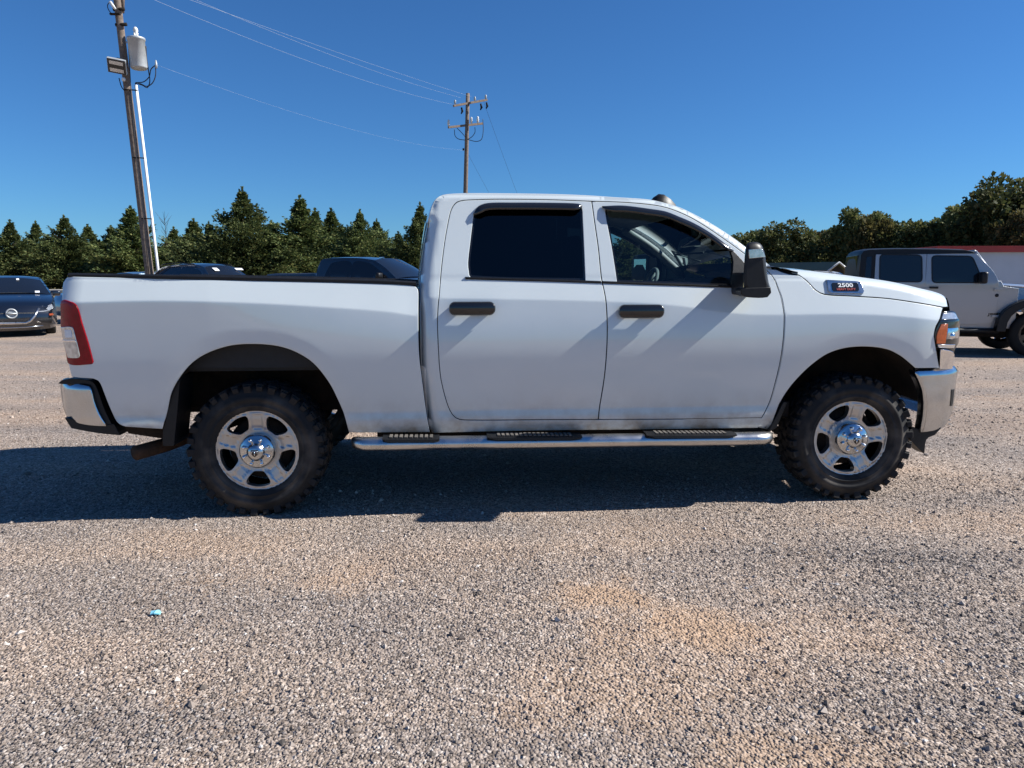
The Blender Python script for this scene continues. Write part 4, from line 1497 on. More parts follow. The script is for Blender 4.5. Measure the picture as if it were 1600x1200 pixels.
def make_wheel(name, hub, v_face, front):
    """v_face: local v of the tyre's outer sidewall"""
    wheel = lathe(name, [(0.0, 0.10), (0.19, 0.10), (0.20, 0.13), (0.20, 0.20), (0.0, 0.20)], M['under'], truck, 32)
    wheel.location = (hub[0], v_face, TYR - 0.008)
    make_tyre(wheel)
    # five-spoke rim with trapezoid openings
    c = np.array([(0.270 * math.cos(t), 0.270 * math.sin(t)) for t in np.linspace(0, 2 * np.pi, 97)[:-1]])
    holes = []
    for k in range(5):
        a0 = R(-92 + 72 * k)
        pts = [(0.139, -0.19), (0.150, -0.265), (0.185, -0.345), (0.212, -0.355), (0.229, -0.30), (0.234, 0.0), (0.229, 0.30), (0.212, 0.355), (0.185, 0.345), (0.150, 0.265), (0.139, 0.19), (0.136, 0.0)]
        holes.append(catmull([(r * math.cos(a0 + t), r * math.sin(a0 + t)) for r, t in pts], True, 0.008))

    def D_rim(u, z):
        r = np.hypot(u, z)
        th = np.arctan2(z, u)
        d = np.interp(r, [0, 0.11, 0.135, 0.16, 0.20, 0.235, 0.243, 0.251, 0.260, 0.268, 0.28], [0.030, 0.030, 0.027, 0.017, 0.010, 0.010, 0.014, 0.013, 0.003, 0.001, 0.006])
        # recessed channel along each spoke
        ph = (th - R(-92 + 36) + np.pi / 5) % (2 * np.pi / 5) - np.pi / 5
        x = np.abs(ph) * r
        ch = np.clip((0.034 - x) / 0.008, 0, 1) * np.clip((r - 0.13) / 0.01, 0, 1) * np.clip((0.232 - r) / 0.01, 0, 1)
        # rolled edges round the openings
        e = np.minimum.reduce([seg_dist(h, np.stack([np.ravel(u), np.ravel(z)], 1), True) for h in holes]).reshape(np.shape(u))
        return d + 0.007 * ch + 0.5 * np.maximum(0, 0.006 - e) + 0.010
    rim = panel('rim', c, holes, D_rim, M['rim'], wheel, 0.012, 0.012, gap=0, skirt=0.10, hole_skirt=0.045, rnd=0.002)
    cap = lathe('hub_cap', [(0.0, -0.052), (0.020, -0.052), (0.034, -0.048), (0.046, -0.040), (0.052, -0.026), (0.058, -0.016), (0.094, -0.012), (0.104, -0.004), (0.110, 0.012), (0.112, 0.045)], M['chrome_dusty'], wheel, 48)
    for k in range(8):
        a = R(22.5 + 45 * k)
        nut = lathe('lug_nut', [(0.0, -0.034), (0.007, -0.033), (0.0115, -0.026), (0.0125, -0.004)], M['chrome'], wheel, 10)
        nut.location = (0.079 * math.cos(a), 0.0, 0.079 * math.sin(a))
    # shield emblem with curled horns on the cap
    sh = np.array([(-0.020, 0.019), (0.020, 0.019), (0.022, 0.004), (0.014, -0.012), (0.0, -0.024), (-0.014, -0.012), (-0.022, 0.004)])
    em = panel('cap_emblem', sh, [], lambda u, z: 0 * u - 0.0545, M['gloss_black'], wheel, 0.05, 0.05, gap=0, skirt=0.004, rnd=0.001)
    hv = [(-0.017, -0.002), (-0.015, 0.011), (-0.006, 0.014), (0.0, 0.009), (0.006, 0.014), (0.015, 0.011), (0.017, -0.002)]
    V1, F1 = tube_geo([(x, -0.056, z) for x, z in hv], 0.0028, 6)
    V2_, F2_ = tube_geo([(0, -0.056, 0.010), (0, -0.056, -0.015)], [0.0045, 0.003], 6)
    V, F = merge([(V1, F1), (V2_, F2_)])
    build('cap_emblem_mark', V, F, M['chrome'], wheel, True)
    return wheel


M['rim'] = pmat('dusty_chrome_rim', (0.52, 0.515, 0.51), 0.40, metal=1.0, var=0.03, scale=5)
w_r = make_wheel('wheel', HUBR, 0.055, False)
w_f = copy_tree(w_r, truck)
w_f.location = (HUBF[0], 0.040, TYR - 0.008)
w_f.rotation_euler = (0, R(7), R(-2.0))
for src, hub in ((w_r, HUBR), (w_f, HUBF)):
    c = copy_tree(src, truck)
    c.rotation_euler = (0, 0, math.pi)
    c.location = (hub[0], 2 * W2 - src.location.y, src.location.z)


# ---- wheel houses, frame, axles, exhaust, flaps
def wheel_house(name, arch, mat, r_add, depth, v0):
    V, F = [], []
    n = len(arch)
    for (u, z) in arch:
        V += [(u, v0, z + r_add), (u, v0 + depth * 0.5, z + r_add + 0.02), (u, v0 + depth, z + r_add + 0.0)]
    for i in range(n - 1):
        for k in range(2):
            F.append((i * 3 + k, (i + 1) * 3 + k, (i + 1) * 3 + k + 1, i * 3 + k + 1))
    F.append(tuple(i * 3 + 2 for i in range(n)))
    return build(name, V, F, mat, truck, True)


whr = [(p[0], p[1]) for p in arch_r if p[1] > 0.60]
whf = [(p[0], p[1]) for p in arch_f]
for sgn in (0, 1):
    a = wheel_house('wheel_house', whr, M['dusty_liner'], 0.012, 0.46, 0.05) if sgn == 0 else mirror_copy(a, truck, W2)
for sgn in (0, 1):
    b_ = wheel_house('wheel_house', whf, M['under'], 0.012, 0.46, 0.05) if sgn == 0 else mirror_copy(b_, truck, W2)
u_r0, u_fr = HUBR[0], HUBF[0]
for s in (-0.45, 0.45):
    box('frame_rail', ((u_r0 + u_fr) / 2 - 0.1, W2 + s, 0.66), (5.3, 0.09, 0.17), M['under'], truck, 0.01)
box('floor_pan', ((u_r0 + u_fr) / 2 + 0.15, W2, 0.60), (2.75, 1.74, 0.10), M['under'], truck)
tube('axle', [(u_r0, 0.25, 0.42), (u_r0, 0.85, 0.42), (u_r0, 1.0, 0.42), (u_r0, 1.17, 0.42), (u_r0, 1.77, 0.42)], [0.055, 0.06, 0.16, 0.06, 0.055], M['under'], truck, 12)
tube('axle', [(u_fr, 0.25, 0.42), (u_fr, 0.8, 0.42), (u_fr, 1.25, 0.42), (u_fr, 1.77, 0.42)], [0.05, 0.05, 0.14, 0.05], M['under'], truck, 12)
box('rear_inner_rail', ((u_r0 + TF.T(400, 570)[0]) / 2, 0.40, TF.T(400, 563, 0.4)[1]), (1.4, 0.05, 0.05), M['dusty_liner'], truck, 0.006)
for v_ in (0.20, 2 * W2 - 0.20):
    box('sill_shade_block', (TF.T(880, 600)[0], v_, 0.50), (2.35, 0.10, 0.22), M['under'], truck, 0.02)  # dark block added to stand for the shade between rocker and running board
box('fuel_tank', (u_r0 + 1.25, W2 + 0.1, 0.55), (1.3, 0.7, 0.30), M['under'], truck, 0.05)
box('transmission', (u_fr - 0.7, W2, 0.55), (1.4, 0.55, 0.30), M['under'], truck, 0.08)
box('engine_bay', (u_fr + 0.1, W2, 0.95), (1.35, 0.96, 0.60), M['under'], truck, 0.05)
e0 = TF.T(212, 708, 0.10)
e1 = TF.T(262, 694, 0.30)
e2 = TF.T(320, 672, 0.50)
pp = [(e0[0], 0.10, e0[1]), (e1[0], 0.30, e1[1]), (e2[0], 0.50, e2[1]), (u_r0 + 0.35, 0.62, 0.72), (u_r0 + 1.3, 0.62, 0.55)]
tube('exhaust_pipe', pp, 0.046, M['rust'], truck, 14)
V, F = tube_geo([(e0[0] + 0.002, 0.098, e0[1] - 0.001), (e0[0] - 0.006, 0.075, e0[1] + 0.002)], [0.0465, 0.0465], 14, False)
panel('mud_flap', TF.curve([(268, 611, 1), (281, 588, 1), (277, 640), (271.5, 696, 1), (255, 696, 1), (257, 650), (261, 628)], lambda u, z: 0 * u + 0.05), [], lambda u, z: 0 * u + 0.045, M['black_plastic'], truck, 0.06, 0.06, gap=0, skirt=0.24)
panel('mud_flap', TF.curve([(1225, 628, 1), (1229, 630, 1), (1213, 668, 1), (1201, 675, 1), (1207, 664, 1)], lambda u, z: 0 * u + 0.03), [], lambda u, z: 0 * u + 0.03, M['black_plastic'], truck, 0.06, 0.06, gap=0, skirt=0.24)

# ---- running board: steel tube with three tread pads
V_RB = -0.055
rb0 = TF.T(546, 697.3, V_RB)
rb1 = TF.T(1217, 687.8, V_RB)
p0 = Vector((rb0[0], 0, rb0[1]))
p1 = Vector((rb1[0], 0, rb1[1]))
dr = (p1 - p0)
L = dr.length
n = 40
ss = [0, 0.004, 0.012, 0.03] + list(np.linspace(0.06, 0.97, n)) + [0.99, 0.997, 1.0]
V, F = [], []
for s in ss:
    c = p0 + dr * s
    e = min(s, 1 - s) * L
    k = min(1, 0.55 + 0.45 * math.sqrt(min(1, e / 0.05)))
    inn = 0.06 * max(0, 1 - e / 0.10) ** 2
    for j in range(16):
        a = 2 * math.pi * j / 16
        V.append((c.x, V_RB + 0.055 + inn + 0.055 * k * math.cos(a), c.z + 0.044 * k * math.sin(a)))
for i in range(len(ss) - 1):
    for j in range(16):
        j2 = (j + 1) % 16
        F.append((i * 16 + j, (i + 1) * 16 + j, (i + 1) * 16 + j2, i * 16 + j2))
F.append(tuple(range(16)))
F.append(tuple((len(ss) - 1) * 16 + j for j in range(16))[::-1])
rbd = build('running_board', V, F, M['steel'], truck, True)
for x0, x1, yt, yb in ((597, 686.5, 683.5, 694), (761, 910, 680.5, 690.5), (1010, 1152, 677.3, 687)):
    u0, z0 = TF.T(x0, yt, V_RB)
    u1, z1 = TF.T(x1, yt, V_RB)
    zb_ = TF.T((x0 + x1) / 2, yb, V_RB)[1]
    zt = (z0 + z1) / 2
    bm = bmesh.new()
    sec = [(-1.0, 0), (-0.93, 0.45), (-0.80, 1), (0.80, 1), (0.93, 0.45), (1.0, 0)]
    VV, FF = [], []
    um, hl_ = (u0 + u1) / 2, (u1 - u0) / 2
    for t_, k in sec:
        zz = z0 + (z1 - z0) * (t_ + 1) / 2
        VV += [(um + hl_ * t_, V_RB + 0.10, zz - 0.002), (um + hl_ * t_, V_RB + 0.018, zz - 0.004), (um + hl_ * t_, V_RB - 0.004, zz - 0.012), (um + hl_ * t_, V_RB - 0.006 + 0.004 * (1 - k), zz - 0.014 - (zt - zb_) * 0.38 * k)]
    for i in range(len(sec) - 1):
        for j in range(3):
            FF.append((i * 4 + j, i * 4 + j + 1, (i + 1) * 4 + j + 1, (i + 1) * 4 + j))
    pad = build('step_pad', VV, FF, M['black_plastic'], rbd)
    # moulded grip ribs
    bm = bmesh.new()
    kk = int((u1 - u0) * 0.8 / 0.028)
    for i in range(kk):
        f_ = (i + 0.5) / kk
        uu = um - hl_ * 0.8 + 2 * hl_ * 0.8 * f_
        zz = z0 + (z1 - z0) * ((uu - u0) / (u1 - u0))
        add_box(bm, (uu, V_RB + 0.045, zz - 0.002), (0.019, 0.075, 0.008), 0.002)
    bm_obj('pad_grip', bm, M['pad_dust'], rbd)
rb2 = mirror_copy(rbd, truck, W2)
for s in (0.12, 0.5, 0.88):
    c = p0 + dr * s
    box('board_bracket', (c.x, 0.16, c.z + 0.03), (0.05, 0.32, 0.03), M['under'], truck, 0.005)

# ---- roof antenna fin
uA, zA = TF.T(1033, 316, 0.75)
V, F = [], []
for k, (x, h, wv) in enumerate([(-0.085, 0.0, 0.03), (-0.06, 0.052, 0.045), (-0.02, 0.078, 0.05), (0.02, 0.074, 0.05), (0.06, 0.044, 0.045), (0.10, 0.0, 0.03)]):
    V += [(uA + x, 0.75 - wv, zA - 0.02 - 0.05), (uA + x, 0.75 - wv * 0.9, zA - 0.02 + h * 0.8), (uA + x, 0.75, zA - 0.02 + h), (uA + x, 0.75 + wv * 0.9, zA - 0.02 + h * 0.8), (uA + x, 0.75 + wv, zA - 0.02 - 0.05)]
for i in range(5):
    for j in range(4):
        F.append((i * 5 + j, (i + 1) * 5 + j, (i + 1) * 5 + j + 1, i * 5 + j + 1))
build('roof_antenna', V, F, M['black_plastic'], truck, True)

# ---- interior
uB = TF.T(940, 450, 0.5)[0]


def seat(name, u, v, wdt, head=True):
    bm = bmesh.new()
    add_box(bm, (u + 0.02, v, 0.98), (0.50, wdt, 0.16), 0.05)
    add_box(bm, (u - 0.28, v, 1.27), (0.15, wdt, 0.62), 0.05, Matrix.Rotation(R(-14), 4, 'Y'))
    o = bm_obj(name, bm, M['seat'], truck, True)
    if head:
        box('headrest', (u - 0.375, v, 1.66), (0.10, 0.27, 0.18), M['seat'], o, 0.04, Matrix.Rotation(R(-10), 4, 'Y'), True)
    return o


seat('passenger_seat', uB + 0.18, 0.55, 0.52)
seat('driver_seat', uB + 0.18, 1.47, 0.52)
seat('rear_bench', uB - 0.72, W2, 1.5, False)
for v in (0.55, 1.47):
    box('rear_headrest', (uB - 1.08, v, 1.63), (0.09, 0.26, 0.15), M['seat'], truck, 0.04, None, True)
ud = TF.T(1140, 440, 0.6)[0]
dash = catmull([(ud - 0.22, 1.00), (ud - 0.24, 1.25), (ud - 0.18, 1.40), (ud - 0.02, 1.455), (ud + 0.30, 1.44)], False, 0.04)
skin('dashboard', dash, lambda u, z: 0 * u + 0.14, W2, 0.01, M['trim_grey'], truck)
box('centre_console', (uB + 0.40, W2, 1.02), (0.9, 0.30, 0.35), M['trim_grey'], truck, 0.05)
sw = [(math.cos(t) * 0.19, math.sin(t) * 0.19, 0) for t in np.linspace(0, 2 * math.pi, 29)]
V, F = tube_geo(sw, 0.016, 8, False)
V3, F3 = tube_geo([(-0.19, 0, 0), (0, 0, -0.02), (0.19, 0, 0)], 0.018, 6)
V4, F4 = tube_geo([(0, 0, -0.02), (0, 0, -0.25)], 0.035, 8)
V, F = merge([(V, F), (V3, F3), (V4, F4)])
swo = build('steering_wheel', V, F, M['light_trim'], truck, True)
swo.location = (ud - 0.36, 1.47, 1.36)
swo.rotation_euler = (0, R(-68), 0)
hl_curve = [(p[0], p[1] - 0.045) for p in sil_cab[i_roof:i_wind + 1]]
skin('headliner', hl_curve, lambda u, z: D_cabraw(u, z) + 0.07, W2, 0.01, M['light_trim'], truck)
bk = [(p[0] + 0.06, p[1]) for p in sil_cab[:i_roof + 1] if p[1] < 1.52]
for s in (0, 1):
    v = 0.17 if s == 0 else 2 * W2 - 0.17
    box('door_trim_panel', (uB - 0.05, v, 1.10), (2.2, 0.05, 0.66), M['trim_grey'], truck, 0.01)
box('rear_view_mirror', (ud - 0.02, W2, 1.74), (0.03, 0.24, 0.07), M['gloss_black'], truck, 0.012)
box('cab_rear_trim', (sil_cab[0, 0] + 0.16, W2, 1.12), (0.05, 1.6, 0.72), M['trim_grey'], truck)
# far windscreen pillar trim seen through the glass
ap = [(p[0] - 0.05, 2 * W2 - 0.22 - 0.12 * k, p[1] - 0.05) for k, p in zip(np.linspace(1, 0, len(wind)), wind)]
tube('pillar_trim', ap[::3], 0.035, M['light_trim'], truck, 8)
gh = [(ud - 0.10, 2 * W2 - 0.28, 1.78), (ud - 0.08, 2 * W2 - 0.34, 1.70), (ud - 0.0, 2 * W2 - 0.34, 1.58), (ud + 0.06, 2 * W2 - 0.27, 1.54)]
tube('grab_handle', gh, 0.014, M['light_trim'], truck, 8)

# ------------------------------------------------------------------ trees
def crown_mesh(name, quads, mat):
    """quads: (n,4,3) array of leaf sprays"""
    n = len(quads)
    me = bpy.data.meshes.new(name)
    me.vertices.add(n * 4)
    me.vertices.foreach_set('co', quads.reshape(-1).astype(np.float32))
    me.loops.add(n * 4)
    me.loops.foreach_set('vertex_index', np.arange(n * 4, dtype=np.int32))
    me.polygons.add(n)
    me.polygons.foreach_set('loop_start', np.arange(0, n * 4, 4, dtype=np.int32))
    me.update(calc_edges=True)
    me.materials.append(mat)
    return me


def sprays(P, d, size, r):
    """leaf quads at P pointing along d"""
    n = len(P)
    d = d / (np.linalg.norm(d, axis=1)[:, None] + 1e-9)
    a = r.normal(size=(n, 3))
    s = np.cross(d, a)
    s /= np.linalg.norm(s, axis=1)[:, None] + 1e-9
    L = size * r.uniform(0.7, 1.4, n)
    wd = L * r.uniform(0.28, 0.5, n)
    L, wd = L[:, None], wd[:, None]
    return np.stack([P - s * wd * 0.5, P + d * L * 0.55 - s * wd * 0.75, P + d * L, P + d * L * 0.5 + s * wd * 0.8], 1)


def cedar_mesh(seed, H=1.0, Wd=0.42, n_br=430, leaf=0.0215, spire=0.5):
    """unit-height cedar: whorls of drooping, up-tipped branches on an uneven cone"""
    r = np.random.default_rng(seed)
    Q = []
    lob = r.uniform(0, 2 * np.pi, 4)
    for b in range(n_br):
        t = r.random() ** 1.25                       # low branches are many
        h = 0.04 + 0.90 * t
        az = r.uniform(0, 2 * np.pi)
        prof = ((1 - t) ** 1.12 * 0.95 + 0.08 * (1 - t)) * (0.70 + 0.30 * min(1, t * 6 + 0.3)) * 1.22
        prof *= min(1.0, max(0.05, (1.0 - t) / 0.30)) ** 0.40
        prof *= 1 + 0.22 * math.sin(3 * az + lob[0] + 5 * t) + 0.18 * math.sin(2 * az + lob[1] - 9 * t)
        Lb = Wd * prof * (0.6 + 0.65 * r.random() ** 1.5) + 0.016
        el = r.uniform(0.10, 0.50) + 0.35 * t * spire
        m = max(14, int(120 * Lb / Wd + 14))
        f = r.random(m) ** 0.6
        out = f * Lb
        up = out * math.tan(el) * (0.35 + 0.5 * f)
        cx, sx = math.cos(az), math.sin(az)
        fan = r.normal(0, 0.16, m) * Lb * (0.35 + 0.65 * (1 - f)) + r.normal(0, 0.010, m)
        P = np.stack([cx * out - sx * fan, sx * out + cx * fan, h + up + r.normal(0, 0.012, m) - 0.05 * Lb], 1)
        d = np.stack([cx + r.normal(0, 0.55, m), sx + r.normal(0, 0.55, m), 0.55 + r.normal(0, 0.45, m)], 1)
        Q.append(sprays(P, d, leaf, r))
    m = 160
    z = 0.84 + 0.16 * r.random(m)
    P = np.stack([r.normal(0, 0.006, m), r.normal(0, 0.006, m), z], 1)
    P[:, :2] *= (1.02 - z)[:, None] * 9
    d = np.stack([r.normal(0, 0.5, m), r.normal(0, 0.5, m), np.ones(m)], 1)
    Q.append(sprays(P, d, leaf * 0.9, r))
    return np.concatenate(Q)


def broad_mesh(seed, n_cl=70, leaf=0.045, top=1.0):
    """unit-height broadleaf crown: clumps scattered through an uneven volume"""
    r = np.random.default_rng(seed)
    Q = []
    for c in range(n_cl):
        while True:
            p = r.uniform(-1, 1, 3)
            if np.linalg.norm(p) < 1 and r.random() < 0.3 + 0.7 * np.linalg.norm(p):
                break
        c0 = np.array([p[0] * 0.46, p[1] * 0.46, 0.56 + p[2] * 0.40])
        rad = r.uniform(0.07, 0.15)
        m = int(150 * (rad / 0.11) ** 2)
        v = r.normal(size=(m, 3))
        v /= np.linalg.norm(v, axis=1)[:, None]
        P = c0 + v * rad * (r.random(m) ** 0.45)[:, None] * np.array([1.15, 1.15, 0.8])
        d = v + r.normal(0, 0.6, (m, 3))
        Q.append(sprays(P, d, leaf, r))
    return np.concatenate(Q)


def trunk_geo(h, r0, seed, limbs=6, lo=0.35, hi=0.8, reach=0.28):
    r = random.Random(seed)
    parts = []
    pts = [(r.uniform(-0.01, 0.01) * k, r.uniform(-0.01, 0.01) * k, h * k / 6) for k in range(7)]
    parts.append(tube_geo(pts, [r0 * (1 - 0.8 * k / 6) for k in range(7)], 8))
    for i in range(limbs):
        t = lo + (hi - lo) * i / max(1, limbs - 1)
        a = r.uniform(0, 6.28)
        z = h * t
        q = [(0, 0, z), (math.cos(a) * reach * 0.5, math.sin(a) * reach * 0.5, z + reach * 0.35), (math.cos(a) * reach, math.sin(a) * reach, z + reach * 0.8)]
        parts.append(tube_geo(q, [r0 * 0.45, r0 * 0.3, r0 * 0.1], 6))
    return merge(parts)


CEDARS = [crown_mesh('crown', cedar_mesh(21, Wd=0.40), M['cedar']), crown_mesh('crown', cedar_mesh(22, Wd=0.34, spire=0.8), M['cedar']),
          crown_mesh('crown', cedar_mesh(23, Wd=0.46, n_br=460), M['cedar']), crown_mesh('crown', cedar_mesh(24, Wd=0.30, spire=0.9, n_br=380), M['cedar'])]
Vt, Ft = trunk_geo(0.85, 0.022, 3, 8, 0.2, 0.75, 0.14)
TRUNK_C = bpy.data.meshes.new('trunk')
TRUNK_C.from_pydata([tuple(v) for v in Vt], [], Ft)
TRUNK_C.materials.append(M['bark'])


def cedar(px, py, Y, kind, wide, label, rot):
    p = at_depth(px, py, Y)
    zb = terrain(p.x, Y) - 0.05
    H = p.z - zb
    t = empty('cedar_tree', (p.x, Y, zb), rot, label, 'tree', 'cedar trees along the back of the lot')
    c = bpy.data.objects.new('crown', CEDARS[kind])
    k = bpy.data.objects.new('trunk', TRUNK_C)
    for o in (c, k):
        COL.objects.link(o)
        o.parent = t
        o.scale = (H * wide * 1.26, H * wide * 1.26, H)
    return t


cedar_list = [
    (-40, 352, 50, 0, 1.0, 'cedar cut by the left edge of the picture', 0.3),
    (15, 344, 49, 1, 1.1, 'cedar behind the dark sedan, leftmost full spire', 1.2),
    (55, 346, 51, 0, 1.0, 'cedar just right of the leftmost spire, above the sedan windshield', 2.6),
    (100, 337, 48, 0, 1.15, 'broad cedar rising above the tail of the white pickup', 4.1),
    (136, 351, 52, 3, 1.3, 'short cedar right of the broad one above the pickup tail', 0.9),
    (173, 353, 51, 1, 1.3, 'low cedar just left of the leaning pole', 5.0),
    (204, 322, 47, 3, 1.25, 'pointed cedar touching the left side of the leaning pole', 3.3),
    (271, 355, 51, 1, 1.3, 'low cedar just right of the white conduit', 1.9),
    (302, 342, 49, 3, 1.4, 'cedar above the black crossover roof, left of the tallest cedar', 2.2),
    (326, 347, 50, 0, 1.0, 'cedar tucked against the left flank of the tallest cedar', 0.1),
    (378, 293, 46, 2, 1.0, 'tallest and widest cedar, standing above the middle of the pickup bed', 0.8),
    (424, 345, 47.5, 2, 1.05, 'low cedar on the right flank of the tallest cedar', 3.9),
    (468, 306, 47, 3, 1.25, 'second tallest cedar with a narrow crooked spire', 5.3),
    (492, 326, 49, 1, 1.1, 'cedar close behind the second tallest on its right', 1.0),
    (517, 326, 50, 1, 1.15, 'thin spired cedar left of the round topped pair above the dark pickup', 2.9),
    (562, 328, 47, 2, 0.95, 'dense round shouldered cedar above the dark pickup cab', 4.6),
    (588, 343, 49, 0, 1.0, 'cedar on the right shoulder of the dense one above the dark pickup', 0.5),
    (622, 362, 51, 1, 1.2, 'low cedar in the gap left of the white cab', 3.0),
    (656, 317, 45, 1, 0.95, 'open feathery cedar close against the back of the white cab', 1.7),
    (985, 345, 50, 0, 1.1, 'cedar seen through the front door window, left one', 2.4),
    (1070, 350, 52, 2, 1.0, 'cedar seen through the front door window, right one', 4.4),
]
for a in cedar_list:
    cedar(*a)

BROAD = [crown_mesh('crown', broad_mesh(31), M['oak']), crown_mesh('crown', broad_mesh(32, 80), M['oak']), crown_mesh('crown', broad_mesh(33, 60, 0.05), M['yellowleaf'])]
Vt, Ft = trunk_geo(0.75, 0.03, 5, 7, 0.25, 0.7, 0.30)
TRUNK_B = bpy.data.meshes.new('trunk')
TRUNK_B.from_pydata([tuple(v) for v in Vt], [], Ft)
TRUNK_B.materials.append(M['bark'])


def broadleaf(px, py, Y, kind, wide, label, rot):
    p = at_depth(px, py, Y)
    zb = terrain(p.x, Y) - 0.05
    H = (p.z - zb) / 0.98
    t = empty('broadleaf_tree', (p.x, Y, zb), rot, label, 'tree', 'broadleaf trees behind the right side of the lot')
    c = bpy.data.objects.new('crown', BROAD[kind])
    k = bpy.data.objects.new('trunk', TRUNK_B)
    for o in (c, k):
        COL.objects.link(o)
        o.parent = t
        o.scale = (H * wide, H * wide, H)
    return t


broad_list = [
    (1140, 372, 62, 0, 1.3, 'low tree behind the pickup windshield pillar', 0.4),
    (1178, 362, 60, 1, 1.2, 'low tree directly above the black tow mirror', 1.9),
    (1228, 350, 54, 0, 1.15, 'rounded dark tree left of the green roofed house', 3.0),
    (1285, 362, 58, 2, 1.3, 'brownish tree right above the green roofed house', 5.1),
    (1310, 358, 60, 1, 1.2, 'dark tree behind the brownish one above the house gable', 2.0),
    (1352, 330, 52, 1, 0.85, 'upright tree with a ragged top left of the silver off-roader', 4.0),
    (1366, 338, 51, 2, 0.7, 'yellowish tree leaning on the ragged topped one', 0.9),
    (1408, 352, 50, 0, 1.1, 'dark tree above the rear of the silver off-roader', 2.7),
    (1450, 346, 49, 1, 1.1, 'dark tree above the roof of the silver off-roader', 1.1),
    (1498, 334, 48, 0, 1.05, 'dark tree above the red roof edge, left of the tall one', 3.7),
    (1540, 315, 46, 1, 0.95, 'dark tree joining the left flank of the tallest right tree', 5.6),
    (1582, 282, 44, 0, 0.95, 'tallest broadleaf tree at the right edge of the picture', 0.2),
    (1600, 330, 41, 2, 0.8, 'yellow green tree in front of the tallest one at the right edge', 1.4),
    (1660, 280, 45, 1, 0.95, 'tree running out of the picture on the right', 2.3),
]
for a in broad_list:
    broadleaf(*a)

# bare sapling between the cedars
p = at_depth(257, 340, 48)
r_ = random.Random(4)
parts = [tube_geo([(0, 0, 0), (0.03, 0, 2.4), (0, 0, p.z - 0.6)], [0.05, 0.03, 0.008], 5)]
for i in range(26):
    z = 2.3 + (p.z - 3.0) * r_.random()
    a = r_.uniform(0, 6.28)
    l = r_.uniform(0.3, 0.8)
    parts.append(tube_geo([(0, 0, z), (math.cos(a) * l * 0.4, math.sin(a) * l * 0.4, z + l * 0.5), (math.cos(a) * l * 0.75, math.sin(a) * l * 0.75, z + l)], [0.012, 0.009, 0.004], 4))
V, F = merge(parts)
o = build('bare_tree', V, F, M['bark'])
o.location = (p.x, 48, 0.55)
tag(o, 'thin leafless tree between the cedars right of the leaning pole', 'tree')

# undergrowth that closes the gaps under the crowns
def hedge(name, x0, x1, y, h, seed, mat, label):
    r = np.random.default_rng(seed)
    n = int((x1 - x0) * 420)
    x = r.uniform(x0, x1, n)
    top = h * (0.75 + 0.25 * np.sin(x * 0.9) * np.sin(x * 0.37 + 1))
    P = np.stack([x, y + r.normal(0, 0.7, n), 0.55 + top * r.random(n) ** 0.7], 1)
    d = np.stack([r.normal(0, 1, n), r.normal(-0.4, 1, n), r.normal(0.3, 0.7, n)], 1)
    o = link(name, crown_mesh(name, sprays(P, d, 0.22, r), mat), None)
    return tag(o, label, 'undergrowth', kind='stuff')


hedge('undergrowth', -52, -2, 52.5, 2.3, 5, M['cedar'], 'dark undergrowth beneath the row of cedars')
hedge('undergrowth', 16, 50, 55, 3.6, 6, M['oak'], 'dark undergrowth beneath the broadleaf trees on the right')
hedge('undergrowth', -5, 20, 62, 3.8, 8, M['oak'], 'dark undergrowth seen past the windshield of the white pickup')

# concrete kerb at the back of the lot
kx = [-70 + 2.0 * i for i in range(40)]
V, F = [], []
prof = [(41.0, 0.0), (41.02, 0.30), (41.06, 0.34), (41.5, 0.34), (41.54, 0.30), (41.56, 0.0)]
for x in kx:
    z = terrain(x, 41.3) - 0.06
    V += [(x, y, z + h) for y, h in prof]
m_ = len(prof)
F = [(i * m_ + k, (i + 1) * m_ + k, (i + 1) * m_ + k + 1, i * m_ + k + 1) for i in range(len(kx) - 1) for k in range(m_ - 1)]
tag(build('concrete_kerb', V, F, M['concrete']), 'pale concrete kerb below the red dirt strip by the cedars', 'kerb')


# ------------------------------------------------------------------ utility poles and wires
def lerp(a, b, t):
    return a + (b - a) * t


YP1 = 22.0
b1 = at_depth(243, 432 + CAM_H / YP1 * FPX, YP1)
b1.z = 0
t1 = at_depth(183, 0, YP1)
axis1 = (t1 - Vector((b1.x, b1.y, 0)))
top1 = Vector((b1.x, b1.y, 0)) + axis1 * 1.16
pole1 = empty('utility_pole', (b1.x, b1.y, 0), 0, 'leaning wooden utility pole with transformer and floodlight on the left', 'utility pole')
B1 = Vector((b1.x, b1.y, 0))
rel = lambda p: tuple(Vector(p) - B1)


def on1(px, py, dy=0.0):
    return at_depth(px, py, YP1 + dy)


path = [lerp(B1, top1, k / 8) for k in range(9)]
tube('shaft', [rel(p) for p in path], [0.128 - 0.03 * k / 8 for k in range(9)], M['wood'], pole1, 14)
